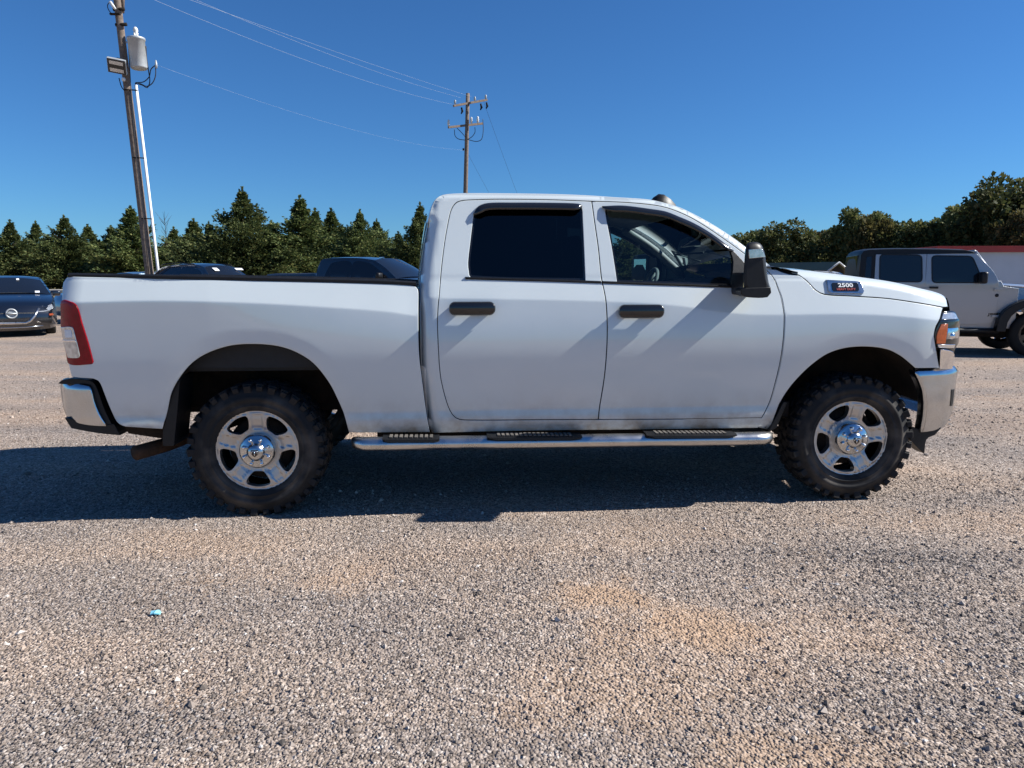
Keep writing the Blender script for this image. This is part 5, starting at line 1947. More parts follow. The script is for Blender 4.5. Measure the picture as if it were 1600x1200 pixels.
# transformer can
tc_ = on1(215, 83, -0.15)
ax = axis1.normalized()
Mx = Matrix.Translation(Vector(rel(tc_))) @ ax.to_track_quat('Z', 'Y').to_matrix().to_4x4()
can = lathe('transformer', [(0, -0.44), (0.20, -0.44), (0.225, -0.42), (0.232, -0.40), (0.228, 0.34), (0.245, 0.345), (0.250, 0.38), (0.245, 0.41), (0.15, 0.44), (0, 0.45)], M['galv'], pole1, 28, 'z')
can.matrix_local = Mx
bush = lathe('bushing', [(0, 0.40), (0.05, 0.40), (0.05, 0.48), (0.075, 0.50), (0.045, 0.53), (0.075, 0.56), (0.045, 0.60), (0.07, 0.63), (0.06, 0.70), (0.03, 0.74), (0, 0.75)], M['ceramic'], can, 14, 'z')
bush.location = (-0.14, -0.05, 0.02)
b2_ = lathe('bushing', [(0, 0.40), (0.025, 0.40), (0.03, 0.47), (0.015, 0.53), (0, 0.54)], M['ceramic'], can, 10, 'z')
b2_.location = (0.02, -0.02, 0.02)
for dz in (0.22, -0.18):
    box('bracket', (-0.27, 0.05, dz), (0.16, 0.10, 0.07), M['under'], can, 0.01)
for sx in (-0.10, 0.10):
    box('lifting_lug', (sx, -0.235, 0.28), (0.03, 0.03, 0.06), M['galv'], can, 0.006)
# floodlight
fl = on1(183, 103, -0.35)
fo = empty('tmp', (0, 0, 0))
bpy.data.objects.remove(fo)
bm = bmesh.new()
add_box(bm, (0, 0, 0), (0.50, 0.10, 0.42), 0.02)
add_box(bm, (0, 0.07, 0), (0.40, 0.06, 0.32), 0.02)
flo = bm_obj('floodlight', bm, M['galv'], pole1)
flo.location = rel(fl)
flo.rotation_euler = (R(36), R(8), R(14))
bezel = box('bezel', (0, -0.055, 0), (0.47, 0.02, 0.39), M['gloss_black'], flo, 0.005)
for dz in (0.105, -0.105):
    box('led_panel', (0, -0.068, dz), (0.36, 0.01, 0.10), M['clear_lens'], flo, 0.002)
box('yoke', (0.0, 0.12, 0.13), (0.10, 0.20, 0.05), M['under'], flo, 0.01)
ph = lathe('photocell', [(0, -0.05), (0.04, -0.05), (0.055, 0.0), (0.045, 0.05), (0, 0.065)], M['ceramic'], pole1, 14, 'z')
ph.location = rel(on1(193, 124, -0.25))
# white conduit strapped to the pole
c0 = on1(246.5, 418, -0.05)
c1 = on1(212.5, 133, -0.05)
dirc = c1 - c0
cb = c0 - dirc * (c0.z / dirc.z)
tube('conduit', [rel(cb), rel(c0), rel(c1)], 0.040, M['pvc'], pole1, 12)
for py, xa, xb in ((140, 198, 212), (246, 211, 222), (341, 224, 234)):
    tube('strap', [rel(on1(xa - 3, py, -0.12)), rel(on1(xb + 3, py + 1, -0.12))], 0.018, M['under'], pole1, 6)
tube('ground_cable', [rel(on1(x, y, -0.18)) for x, y in ((200, 60), (204, 130), (212, 240), (224, 340), (233, 430))], 0.012, M['cable'], pole1, 6)


def loop(pts, name='service_cable', rad=0.014):
    c = catmull([(x, y) for x, y in pts], False, 4)
    tube(name, [rel(on1(x, y, -0.1)) for x, y in c], rad, M['cable'], pole1, 6)


loop([(211, 130), (222, 133), (230, 137), (234, 128), (232, 110), (229, 90), (228, 72)])
loop([(211, 131), (220, 131), (229, 135), (238, 130), (243, 118), (243, 103)])
loop([(212, 129), (224, 128), (233, 120), (236, 108), (244, 101)])
loop([(186, 122), (190, 136), (195, 142)])
dead = lathe('cable_clamp', [(0, -0.1), (0.03, -0.1), (0.035, 0), (0.02, 0.12), (0, 0.12)], M['galv'], pole1, 8, 'z')
dead.location = rel(on1(244, 101, -0.1))
# cut-out fuse and arrester near the top of the frame
tube('fuse_tube', [rel(on1(172, 3, -0.3)), rel(on1(180, 14, -0.3))], [0.045, 0.035], M['ceramic'], pole1, 10)
loop([(172, 2), (168, 8), (170, 16), (176, 22), (182, 23)], 'jumper', 0.012)
box('fuse_bracket', rel(on1(180, 22, -0.2)), (0.30, 0.08, 0.05), M['under'], pole1, 0.01)
for py in (15, 39):
    x = lerp(183, 189, py / 40)
    tube('band', [rel(on1(x - 8, py, -0.05)), rel(on1(x + 9, py - 1, -0.05))], 0.05, M['under'], pole1, 8)
tube('riser_pipe', [rel(on1(193, -30, 0.1)), rel(on1(191.5, 20, 0.05))], 0.05, M['wood'], pole1, 8)

YP2 = 46.0
p2t = at_depth(731, 146, YP2)
p2b = at_depth(725.5, 380, YP2)
dv = p2t - p2b
B2 = p2b - dv * ((p2b.z - terrain(0, YP2) + 0.1) / dv.z)
pole2 = empty('utility_pole', B2, 0, 'distant utility pole with two crossarms rising behind the white cab roof', 'utility pole')
rel2 = lambda p: tuple(Vector(p) - B2)
on2 = lambda x, y, dy=0.0: at_depth(x, y, YP2 + dy)
tube('shaft', [tuple(lerp(B2, p2t, k / 6) - B2) for k in range(7)], [0.165 - 0.05 * k / 6 for k in range(7)], M['wood'], pole2, 12)


def arm(a, b, parent, w=0.11):
    a, b = Vector(rel2(a)), Vector(rel2(b))
    d = b - a
    return box('crossarm', (a + b) / 2, (d.length, w, w * 1.15), M['wood'], parent, 0.008, d.to_track_quat('X', 'Z').to_matrix().to_4x4())


# crossarms run away from the camera to the right
arm(on2(708.5, 165.5, -0.8), on2(761, 156, 0.8), pole2)
arm(on2(700.5, 199, -0.8), on2(754, 193, 0.8), pole2)


def insul(x, y, parent, h=0.30, w=0.075, mat='ceramic'):
    o = lathe('insulator', [(0, 0), (w * 0.4, 0), (w * 0.4, h * 0.2), (w, h * 0.28), (w * 0.6, h * 0.45), (w, h * 0.55), (w * 0.6, h * 0.7), (w * 0.85, h * 0.82), (w * 0.4, h), (0, h)], M[mat], parent, 10, 'z')
    o.location = rel2(on2(x, y, -0.12))
    return o


for x, y in ((701, 198), (736.5, 194), (746.5, 193)):
    insul(x, y, pole2, 0.42, 0.09)
for x, y in ((711, 163), (742, 158), (759, 155)):
    insul(x, y, pole2, 0.26, 0.08, 'galv')
for x, y in ((721, 168), (751, 162), (760, 160)):
    tube('fuse_cutout', [rel2(on2(x, y, -0.2)), rel2(on2(x + 1.5, y + 6, -0.2)), rel2(on2(x - 0.5, y + 10, -0.2))], [0.05, 0.07, 0.03], M['under'], pole2, 8)
for pts in ([(710, 202), (711, 212), (716, 217), (727, 219)], [(714, 200), (722, 208), (727, 214)], [(742, 199), (742, 207), (737, 214), (730, 218)], [(754.5, 186), (755, 205), (752, 218), (744, 221), (731, 218)]):
    c = catmull(pts, False, 2)
    tube('jumper_cable', [rel2(on2(x, y, -0.15)) for x, y in c], 0.022, M['cable'], pole2, 6)
box('pole_clamp', rel2(on2(724, 233.5, -0.15)), (0.10, 0.10, 0.14), M['under'], pole2, 0.02)


def wire(a, b, sag, rad, label, mat='wire'):
    a, b = Vector(a), Vector(b)
    pts = []
    for k in range(25):
        t = k / 24
        p = lerp(a, b, t)
        p.z -= sag * 4 * t * (1 - t)
        pts.append(p)
    return tag(tube('overhead_wire', pts, rad, M[mat], None, 5), label, 'wire', 'overhead wires between the poles')


wire(at_depth(190, -22, YP1), on2(707, 163, -0.8), 0.35, 0.0038, 'lowest of the pale wires running to the left end of the upper crossarm')
wire(at_depth(192, -50, YP1), on2(720, 152.5, -0.3), 0.30, 0.0038, 'middle pale wire running to the top of the distant pole')
wire(at_depth(205, -34, YP1), on2(737, 151, 0.5), 0.10, 0.0038, 'uppermost pale wire running towards the distant pole')
wire(at_depth(244, 101, YP1 - 0.1), on2(727, 235, -0.1), 0.45, 0.0022, 'thin service wire leaving the transformer cables to the right')
wire(on2(756, 160, 0.6), at_depth(830, 360, 62), 0.1, 0.007, 'thin dark wire dropping to the right from the crossarm end', 'cable')
wire(on2(730, 238, 0.1), at_depth(790, 345, 58), 0.1, 0.006, 'thin dark guy wire dropping to the right from the pole shaft', 'cable')

# ------------------------------------------------------------------ parked vehicles
M['navy'] = paint_mat('navy_car_paint', (0.004, 0.006, 0.012), dirt=0.2, zlo=0.2, zhi=0.6, rough=0.3)
M['blackp'] = paint_mat('black_car_paint', (0.005, 0.006, 0.010), dirt=0.2, zlo=0.2, zhi=0.6, rough=0.3)
M['steelblue'] = paint_mat('blue_grey_car_paint', (0.10, 0.15, 0.21), dirt=0.3, zlo=0.2, zhi=0.6, metal=0.4, rough=0.35)
M['silver'] = paint_mat('grey_car_paint', (0.36, 0.37, 0.385), dirt=0.4, zlo=0.5, zhi=0.9, metal=0.35, rough=0.38)
M['farglass'] = pmat('dark_car_glass', (0.008, 0.010, 0.014), 0.05, coat=0.3, var=0.05, scale=3)
M['alloy'] = pmat('alloy_wheel', (0.32, 0.32, 0.33), 0.3, metal=0.9, var=0.1, scale=20)
M['sticker'] = pmat('white_sticker', (0.75, 0.77, 0.8), 0.5)


def simple_wheel(parent, u, v, r, out, rim_mat='alloy'):
    """out: -1 when the outer face looks to -v"""
    wh = lathe('wheel', [(0.0, 0.10), (r * 0.5, 0.10), (r * 0.5, 0.16), (0.0, 0.16)], M['under'], parent, 20)
    wd = 0.23
    prof = [(r * 0.62, 0.02), (r * 0.70, 0.0), (r * 0.88, -0.002), (r * 0.97, 0.02), (r, 0.05), (r, wd - 0.05), (r * 0.97, wd - 0.02), (r * 0.7, wd), (r * 0.62, wd - 0.02)]
    lathe('tyre', prof, M['rubber'], wh, 40)
    R0 = r * 0.66
    c = np.array([(R0 * math.cos(t), R0 * math.sin(t)) for t in np.linspace(0, 2 * np.pi, 49)[:-1]])
    holes = []
    for k in range(5):
        a0 = R(90 + 72 * k)
        holes.append(np.array([(R0 * q * math.cos(a0 + t), R0 * q * math.sin(a0 + t)) for q, t in ((0.42, -0.16), (0.86, -0.42), (0.90, 0.0), (0.86, 0.42), (0.42, 0.16))]))
    panel('rim', c, holes, lambda a, b: 0.012 + 0.02 * np.clip(1 - np.hypot(a, b) / R0, 0, 1), M[rim_mat], wh, 0.08, 0.08, gap=0, skirt=0.05, rnd=0.004)
    wh.location = (u, v, r - 0.005)
    if out > 0:
        wh.rotation_euler = (0, 0, math.pi)
    return wh


def car(name, label, cat, loc, yaw, W, segs, arches, zbot, belt, windows, paint, wr, group=None, tumble=24.0, wheel_v=0.03, end_curve=0.32):
    """body from its side silhouette: two pressed side panels and a skin between them; segs run rear bottom, over the top, to front bottom"""
    t = empty(name, loc, yaw, label, cat, group)
    pts = []
    for nm, mt, p in segs:
        pts.append(catmull(p, False, 0.06))
    sil = np.concatenate([pts[0]] + [q[1:] for q in pts[1:]])
    u0, u1 = sil[:, 0].min(), sil[:, 0].max()

    def D0(u, z):
        d = 0.10 * np.maximum(0, 0.62 - z) ** 2 + 0.05 * np.maximum(0, z - 0.62) ** 2
        d = d + math.tan(R(tumble)) * np.maximum(0, z - belt)
        d = d + end_curve * (np.maximum(0, u0 + 0.55 - u) ** 2 + np.maximum(0, u - (u1 - 0.65)) ** 2)
        for ua, ra in arches:
            e = np.abs(np.hypot(u - ua, z - wr) - ra)
            d = d - 0.018 * np.clip(1 - e / 0.07, 0, 1)
        return d

    def D1(u, z):
        return D0(u, z) + rnd_prof(seg_dist(sil, np.stack([u, z], 1)), 0.05)
    low = []
    for ua, ra in sorted(arches, reverse=True):
        a0 = math.asin(max(-1, min(1, (zbot - wr) / ra)))
        low += [(ua + ra * math.cos(a), wr + ra * math.sin(a)) for a in np.linspace(a0, math.pi - a0, 15)]
    outl = np.concatenate([sil, np.array(low)])
    sd = panel('body_side', outl, [], D1, paint, t, 0.07, 0.045, gap=0, skirt=0.01)
    for wname, poly in windows:
        panel(wname, [p + (1,) if len(p) == 2 and False else p for p in poly], [], lambda u, z: D0(u, z) - 0.003, M['farglass'], sd, 0.12, 0.12, gap=0, skirt=0.01, rnd=0.001)
    mirror_copy(sd, t, W)
    for (nm, mt, p), c in zip(segs, pts):
        skin(nm, c, lambda u, z: D0(u, z) + 0.043, W, 0.07 if nm in ('windshield', 'front_fascia', 'rear_fascia') else 0.04, mt, t, power=2.4)
    for ua, ra in arches:
        for s in (-1, 1):
            simple_wheel(t, ua, wheel_v if s < 0 else 2 * W - wheel_v, wr, s)
            box('wheel_house', (ua, W + s * (W - 0.32), wr + 0.12), (ra * 1.7, 0.5, ra * 1.5), M['under'], t, 0.08)
    box('underbody', ((u0 + u1) / 2, W, zbot + 0.06), (u1 - u0 - 0.5, 2 * W - 0.2, 0.12), M['under'], t, 0.02)
    t['_w'] = W
    del t['_w']
    return t, sd, D0


def handle_box(sd, u, z, D0, mat):
    d = float(D0(np.array([u]), np.array([z]))[0])
    return box('door_handle', (u, d - 0.02, z), (0.20, 0.03, 0.035), mat, sd, 0.008)


def wing_mirror(t, u, z, W, mat, D0, reach=0.16):
    for s in (-1, 1):
        d = float(D0(np.array([u]), np.array([z]))[0])
        v = d - reach * 0.6 if s < 0 else 2 * W - d + reach * 0.6
        box('wing_mirror', (u + 0.03, v, z), (0.13, 0.22, 0.15), mat, t, 0.05, None, True)


def sedan(name, label, loc, yaw, paint, cat='car', group=None, kz=1.0, L=4.9):
    k = L / 4.9
    S = lambda pts: [(u * k, z * (kz if z > 0.9 else 1)) for u, z in pts]
    segs = [('rear_fascia', paint, S([(0.10, 0.28), (0.02, 0.45), (0.0, 0.72), (0.06, 0.98)])), ('trunk', paint, S([(0.06, 0.98), (0.25, 1.05), (0.62, 1.08)])),
            ('rear_glass', M['farglass'], S([(0.62, 1.08), (1.0, 1.26), (1.35, 1.39)])), ('roof', paint, S([(1.35, 1.39), (1.8, 1.45), (2.4, 1.45), (2.85, 1.38)])),
            ('windshield', M['farglass'], S([(2.85, 1.38), (3.3, 1.19), (3.70, 1.01)])), ('hood', paint, S([(3.70, 1.01), (4.2, 0.93), (4.6, 0.83), (4.78, 0.73)])),
            ('front_fascia', paint, S([(4.78, 0.73), (4.88, 0.60), (4.90, 0.40), (4.80, 0.20)]))]
    wins = [('side_window', S([(1.0, 1.03), (1.18, 1.18), (1.50, 1.33), (1.90, 1.385), (2.10, 1.39), (2.10, 1.02)])), ('side_window', S([(2.17, 1.02), (2.17, 1.39), (2.45, 1.38), (2.80, 1.31), (3.28, 1.05), (3.30, 1.01)]))]
    t, sd, D0 = car(name, label, cat, loc, yaw, 0.925, segs, [(1.02 * k, 0.37), (3.85 * k, 0.37)], 0.22, 0.98, wins, paint, 0.33, group)
    wing_mirror(t, 3.25 * k, 1.04 * kz, 0.925, paint, D0)
    return t, sd, D0


def crossover(name, label, loc, yaw, paint, cat='car', group=None, kz=1.0, L=4.6):
    k = L / 4.6
    S = lambda pts: [(u * k, z * (kz if z > 0.9 else 1)) for u, z in pts]
    segs = [('rear_fascia', paint, S([(0.10, 0.30), (0.02, 0.5), (0.0, 0.85), (0.08, 1.08)])), ('rear_glass', M['farglass'], S([(0.08, 1.08), (0.22, 1.35), (0.42, 1.58)])),
            ('roof', paint, S([(0.42, 1.58), (0.7, 1.65), (1.4, 1.70), (2.2, 1.68), (2.55, 1.62)])), ('windshield', M['farglass'], S([(2.55, 1.62), (2.95, 1.38), (3.35, 1.13)])),
            ('hood', paint, S([(3.35, 1.13), (3.8, 1.07), (4.25, 0.98), (4.45, 0.86)])), ('front_fascia', paint, S([(4.45, 0.86), (4.58, 0.65), (4.60, 0.42), (4.50, 0.24)]))]
    wins = [('side_window', S([(0.45, 1.20), (0.50, 1.38), (0.70, 1.55), (1.55, 1.60), (1.55, 1.13)])), ('side_window', S([(1.62, 1.13), (1.62, 1.60), (2.2, 1.585), (2.55, 1.49), (2.98, 1.16), (2.98, 1.13)]))]
    t, sd, D0 = car(name, label, cat, loc, yaw, 0.93, segs, [(0.90 * k, 0.40), (3.62 * k, 0.40)], 0.26, 1.10, wins, paint, 0.36, group)
    wing_mirror(t, 2.92 * k, 1.17 * kz, 0.93, M['black_plastic'], D0)
    # roof rails
    for v in (0.30, 1.56):
        tube('roof_rail', [(0.6 * k, v, 1.64 * kz), (0.75 * k, v, 1.70 * kz), (1.5 * k, v, 1.735 * kz), (2.2 * k, v, 1.70 * kz), (2.3 * k, v, 1.67 * kz)], 0.016, M['black_plastic'], t, 6)
    return t, sd, D0


def place(front_px, Y, yaw, u, W, v=None):
    """origin so that the body point (u, v) stands at the given pixel column and depth"""
    p = at_depth(front_px, 432, Y)
    v = W if v is None else v
    c, s = math.cos(yaw), math.sin(yaw)
    return (p.x - u * c + v * s, Y - u * s - v * c, 0)


# --- dark sedan that faces the camera on the left
yw = R(-56)
alt, asd, aD0 = sedan('parked_car', 'dark navy sedan facing the camera at the left edge of the picture', place(12, 17.3, yw, 4.9, 0.925), yw, M['navy'], 'sedan')
fas = np.array([(0.73, 4.78), (0.60, 4.88), (0.40, 4.90), (0.20, 4.80)])


def fascia_depth(W, uref, zs, us, bulge, inset, out):
    def f(a, b):
        uu = np.interp(b, zs, us)
        x = np.clip((a - W) / (W - inset), -1, 1)
        return uref - (uu + bulge * (1 - np.abs(x) ** 2.4)) - out
    return f


zs_ = np.array([0.20, 0.40, 0.60, 0.73, 0.83, 0.93])
us_ = np.array([4.80, 4.90, 4.88, 4.78, 4.60, 4.20])


def front_piece(name, poly, mat, parent, out, sk=0.03, sharp=True, both=False, W=0.925):
    fd = fascia_depth(W, 4.9, zs_, us_, 0.07, 0.17, out)
    o = panel(name, [(a + W, b, 1) if sharp else (a + W, b) for a, b in poly], [], fd, mat, parent, 0.05, 0.04, gap=0, skirt=sk, rnd=0.004)
    o.location = (4.9, 0, 0)
    o.rotation_euler = (0, 0, R(90))
    return o


M['grille_black'] = pmat('black_grille', (0.010, 0.010, 0.012), 0.5, var=0.3, scale=60, bump=0.5, bscale=150)
front_piece('grille', [(-0.52, 0.70), (0.52, 0.70), (0.50, 0.62), (0.36, 0.42), (0.28, 0.37), (-0.28, 0.37), (-0.36, 0.42), (-0.50, 0.62)], M['grille_black'], alt, 0.006)
vg = [(-0.56, 0.70), (-0.46, 0.52), (-0.36, 0.40), (-0.27, 0.355), (0.27, 0.355), (0.36, 0.40), (0.46, 0.52), (0.56, 0.70)]
fdv = fascia_depth(0.925, 0.0, zs_, us_, 0.07, 0.17, 0.02)
tube('grille_trim', [(-float(fdv(np.array([a + 0.925]), np.array([b]))[0]), a + 0.925, b) for a, b in vg], 0.034, M['steel'], alt, 8)
tube('lip_trim', [(-float(fdv(np.array([a + 0.925]), np.array([b]))[0]), a + 0.925, b) for a, b in ((-0.62, 0.27), (-0.3, 0.25), (0, 0.245), (0.3, 0.25), (0.62, 0.27))], 0.014, M['chrome_dusty'], alt, 8)
for s in (-1, 1):
    hp = [(0.47, 0.66), (0.58, 0.725), (0.72, 0.785), (0.84, 0.79), (0.865, 0.71), (0.78, 0.645), (0.62, 0.615), (0.49, 0.62)]
    h_ = front_piece('headlight', [(s * a, b) for a, b in hp], M['clear_lens'], alt, 0.012)
    lp = [(0.66, 0.685), (0.73, 0.70), (0.74, 0.725), (0.67, 0.715)]
    front_piece('projector_lens', [(s * a, b) for a, b in lp], M['farglass'], alt, 0.018)
    front_piece('side_marker', [(s * a, b) for a, b in ((0.76, 0.56), (0.84, 0.57), (0.85, 0.53), (0.77, 0.52))], M['amber'], alt, 0.012)
    front_piece('fog_recess', [(s * a, b) for a, b in ((0.55, 0.44), (0.82, 0.46), (0.80, 0.33), (0.50, 0.30))], M['grille_black'], alt, 0.008)
    front_piece('fog_trim', [(s * a, b) for a, b in ((0.50, 0.40), (0.58, 0.36), (0.57, 0.34), (0.49, 0.37))], M['chrome_dusty'], alt, 0.014)
# round emblem with a bar across it
ring = [(0.105 * math.cos(t), 0.105 * math.sin(t)) for t in np.linspace(0, 2 * math.pi, 25)]
uu = 4.87 + 0.07
V1 = tube_geo([(uu + 0.04 + 0.0, 0.925 + a, 0.59 + b) for a, b in ring], 0.020, 6, False)
V2_ = tube_geo([(uu + 0.05, 0.925 - 0.11, 0.59), (uu + 0.055, 0.925 + 0.11, 0.59)], 0.020, 6)
Vd = [(uu + 0.030, 0.925 + 0.075 * math.cos(t), 0.59 + 0.075 * math.sin(t)) for t in np.linspace(0, 2 * math.pi, 21)[:-1]]
V, F = merge([V1, V2_, (Vd, [tuple(range(20))])])
build('emblem', V, F, M['galv'], alt, True)
# papers behind the windscreen
for (a, b, u) in ((1.18, 1.06, 3.62), (0.75, 1.06, 3.62)):
    pass
b_ = box('windshield_sticker', (3.655, 1.50, 1.085), (0.10, 0.10, 0.008), M['sticker'], alt, 0, Matrix.Rotation(R(26), 4, 'Y'))
b_ = box('windshield_sticker', (3.02, 1.10, 1.405), (0.10, 0.06, 0.008), M['sticker'], alt, 0, Matrix.Rotation(R(24), 4, 'Y'))

# --- blue-grey car half hidden behind the pickup's tail
yw = R(238)
crossover('parked_car', 'blue-grey car mostly hidden behind the tail of the white pickup', place(88, 23.5, yw, 4.35, 0.93, 0.1), yw, M['steelblue'], 'car', 'cars parked behind the white pickup', 0.95)
# --- black crossover behind the bed
yw = R(-30)
blk, bsd, bD0 = crossover('parked_car', 'black crossover whose roof shows above the middle of the pickup bed', place(344, 20.5, yw, 3.3, 0.93, 0.3), yw, M['blackp'], 'crossover', 'cars parked behind the white pickup', 1.08, 4.5)
box('windshield_sticker', (2.72, 0.62, 1.685), (0.16, 0.16, 0.008), M['sticker'], blk, 0, Matrix.Rotation(R(31), 4, 'Y'))
box('windshield_sticker', (2.70, 1.45, 1.70), (0.10, 0.26, 0.008), M['sticker'], blk, 0, Matrix.Rotation(R(31), 4, 'Y'))
# --- white car glimpsed past the dark pickup
yw = R(-30)
crossover('parked_car', 'white car glimpsed between the dark pickup and the white cab', place(648, 25.5, yw, 3.5, 0.93, 0.3), yw, pmat('far_white_paint', (0.7, 0.7, 0.7), 0.3, coat=1.0, var=0.02), 'car', 'cars parked behind the white pickup', 1.0)
crossover('parked_car', 'white car roof just showing above the hood beside the green roofed shed', place(1300, 30, R(-20), 2.3, 0.93, 0.3), R(-20), pmat('far_white_paint', (0.7, 0.7, 0.7), 0.3, coat=1.0, var=0.02), 'car', None, 1.0)

# --- dark pickup behind the bed
yw = R(-22)
P_ = M['blackp']
segs = [('tailgate', P_, [(0.03, 0.55), (0.0, 0.8), (0.0, 1.46), (0.05, 1.53)]), ('tonneau', M['black_plastic'], [(0.05, 1.53), (0.8, 1.535), (1.78, 1.54)]),
        ('cab_back', P_, [(1.78, 1.54), (1.80, 1.70), (1.84, 1.88)]), ('roof', P_, [(1.84, 1.88), (1.95, 1.945), (2.2, 1.965), (3.0, 1.96), (3.55, 1.90)]),
        ('windshield', M['farglass'], [(3.55, 1.90), (3.95, 1.68), (4.30, 1.42)]), ('hood', P_, [(4.30, 1.42), (4.8, 1.38), (5.3, 1.31), (5.55, 1.22)]), ('front_fascia', P_, [(5.55, 1.22), (5.70, 0.95), (5.72, 0.70), (5.62, 0.50)])]
wins = [('side_window', [(2.12, 1.46), (2.16, 1.68), (2.28, 1.84), (2.85, 1.85), (2.85, 1.45)]), ('side_window', [(2.95, 1.45), (2.95, 1.85), (3.4, 1.83), (3.70, 1.68), (4.0, 1.45)])]
dpk, dsd, dD0 = car('pickup_truck', 'dark pickup parked behind the bed of the white pickup', 'pickup truck', place(661, 18.3, yw, 5.0, 0.98, 0.2), yw, 0.98, segs, [(1.15, 0.48), (4.75, 0.48)], 0.48, 1.42, wins, P_, 0.41, 'cars parked behind the white pickup', 13.0)
wing_mirror(dpk, 3.85, 1.50, 0.98, M['black_plastic'], dD0, 0.24)
box('roof_marker', (3.3, 0.98, 1.985), (0.10, 0.12, 0.03), M['chrome'], dpk, 0.01)

# ------------------------------------------------------------------ silver off-roader on the right
JY = R(-15)
pj = at_depth(1343, 432, 14.0)
JF = Frame(pj.x, pj.y, JY)
WJ = 0.83
jeep = empty('off_road_vehicle', (pj.x, pj.y, 0), JY, 'silver grey four-door off-roader with black hardtop parked on the right', 'off-roader')
Jq = lambda pts, v=0.0: [JF.T(p[0], p[1], v) + ((1,) if len(p) > 2 else ()) for p in pts]
_, zjr = JF.T(1450, 389.5, 0.1)
_, zjb = JF.T(1450, 441, 0)
_, zjd = JF.T(1500, 505, 0)
_, zjk = JF.T(1500, 512, 0)
uj_w = JF.T(1564, 447, 0.0)[0]        # foot of the windscreen
uj_t = JF.T(1522, 394, 0.1)[0]        # its top
u_ax = uj_w + 0.62
u_rx = u_ax - 2.95
u_end = u_ax + 0.62
Dj = lambda u, z: 0.02 + math.tan(R(7)) * np.maximum(0, z - zjb) + 0.03 * np.maximum(0, 0.9 - z)
zh = JF.T(1580, 446, 0.0)[1]
# tub: body side below the belt from tail to cowl
arch_pts = lambda uc, r, zc, zb: [(uc + r * math.cos(a), zc + r * math.sin(a)) for a in np.linspace(math.asin((zb - zc) / r), math.pi - math.asin((zb - zc) / r), 11)]
zw = 0.45
tub = [(-0.02, zjk + 0.06), (-0.03, zjb + 0.0), (0.05, zjb + 0.02), (uj_w, zjb + 0.02), (uj_w + 0.05, zh - 0.02), (uj_w + 0.30, zh - 0.06), (uj_w + 0.30, zjk)] + [(uj_w + 0.02, zjk)] + arch_pts(u_rx, 0.52, zw, zjk)
tubp = panel('body_tub', np.array(tub), [], Dj, M['silver'], jeep, 0.10, 0.08, gap=0, skirt=0.03, rnd=0.006)
mirror_copy(tubp, jeep, WJ)
# hood and cowl
hoodc = catmull([(uj_w - 0.02, zh), (uj_w + 0.5, zh - 0.03), (u_end - 0.12, zh - 0.10), (u_end - 0.05, zh - 0.16)], False, 0.08)
skin('hood', hoodc, lambda u, z: 0 * u + 0.20 + 0.05 * (u - uj_w), WJ, 0.05, M['silver'], jeep, power=5)
Vh = [(uj_w, 0.20, zh), (u_end - 0.1, 0.27, zh - 0.12), (u_end - 0.1, 0.24, zh - 0.45), (uj_w, 0.10, zh - 0.45)]
build('hood_side', Vh, [(0, 3, 2, 1)], M['silver'], jeep)
build('hood_side', [(x, 2 * WJ - y, z) for x, y, z in Vh], [(0, 1, 2, 3)], M['silver'], jeep)
grl = box('grille', (u_end - 0.06, WJ, zh - 0.38), (0.10, 1.25, 0.50), M['silver'], jeep, 0.03)
for k in range(7):
    box('grille_slot', (u_end + 0.001, WJ - 0.36 + 0.12 * k, zh - 0.36), (0.02, 0.06, 0.28), M['grille_black'], grl, 0.006)
for s in (-1, 1):
    hl_o = lathe('headlight', [(0, 0.0), (0.08, 0.005), (0.095, 0.02), (0.10, 0.05)], M['clear_lens'], jeep, 20)
    hl_o.location = (u_end + 0.005, WJ + s * 0.53, zh - 0.30)
    hl_o.rotation_euler = (0, 0, R(90))
box('front_bumper', (u_end + 0.16, WJ, 0.66), (0.22, 1.55, 0.20), M['black_plastic'], jeep, 0.03)
# hardtop
top_c = catmull([(0.0, zjb + 0.02), (0.02, zjr - 0.10), (0.06, zjr - 0.03), (0.16, zjr), (0.8, zjr + 0.01), (uj_t - 0.15, zjr - 0.02), (uj_t, zjr - 0.06)], False, 0.06)
skin('hardtop_roof', top_c, lambda u, z: Dj(u, z) + 0.03, WJ, 0.03, M['black_plastic'], jeep, power=4)
jr = Jq([(1376, 398), (1440, 399), (1439, 440), (1374, 439)], 0.05)
jf = Jq([(1457, 400), (1519, 401), (1534, 441), (1456, 441)], 0.05)
u_rd0 = jr[0][0] - 0.09
side_top = [(0.0, zjb + 0.01), (0.02, zjr - 0.10), (0.06, zjr - 0.03), (0.16, zjr - 0.004), (0.8, zjr + 0.006), (uj_t - 0.15, zjr - 0.024), (uj_t, zjr - 0.062), (uj_t + 0.02, zjr - 0.10), (u_rd0, zjr - 0.085), (u_rd0, zjb + 0.01)]
hs_ = panel('hardtop_side', np.array(side_top), [], lambda u, z: Dj(u, z) + 0.002, M['black_plastic'], jeep, 0.15, 0.1, gap=0, skirt=0.03, rnd=0.006)
panel('quarter_window', np.array([(0.10, zjb + 0.08), (0.12, zjr - 0.14), (u_rd0 - 0.06, zjr - 0.13), (u_rd0 - 0.06, zjb + 0.08)]), [], lambda u, z: Dj(u, z) - 0.002, M['farglass'], hs_, 0.2, 0.2, gap=0, skirt=0.01, rnd=0.002)
mirror_copy(hs_, jeep, WJ)
zt = zjr - 0.09
um = (jr[1][0] + jf[0][0]) / 2


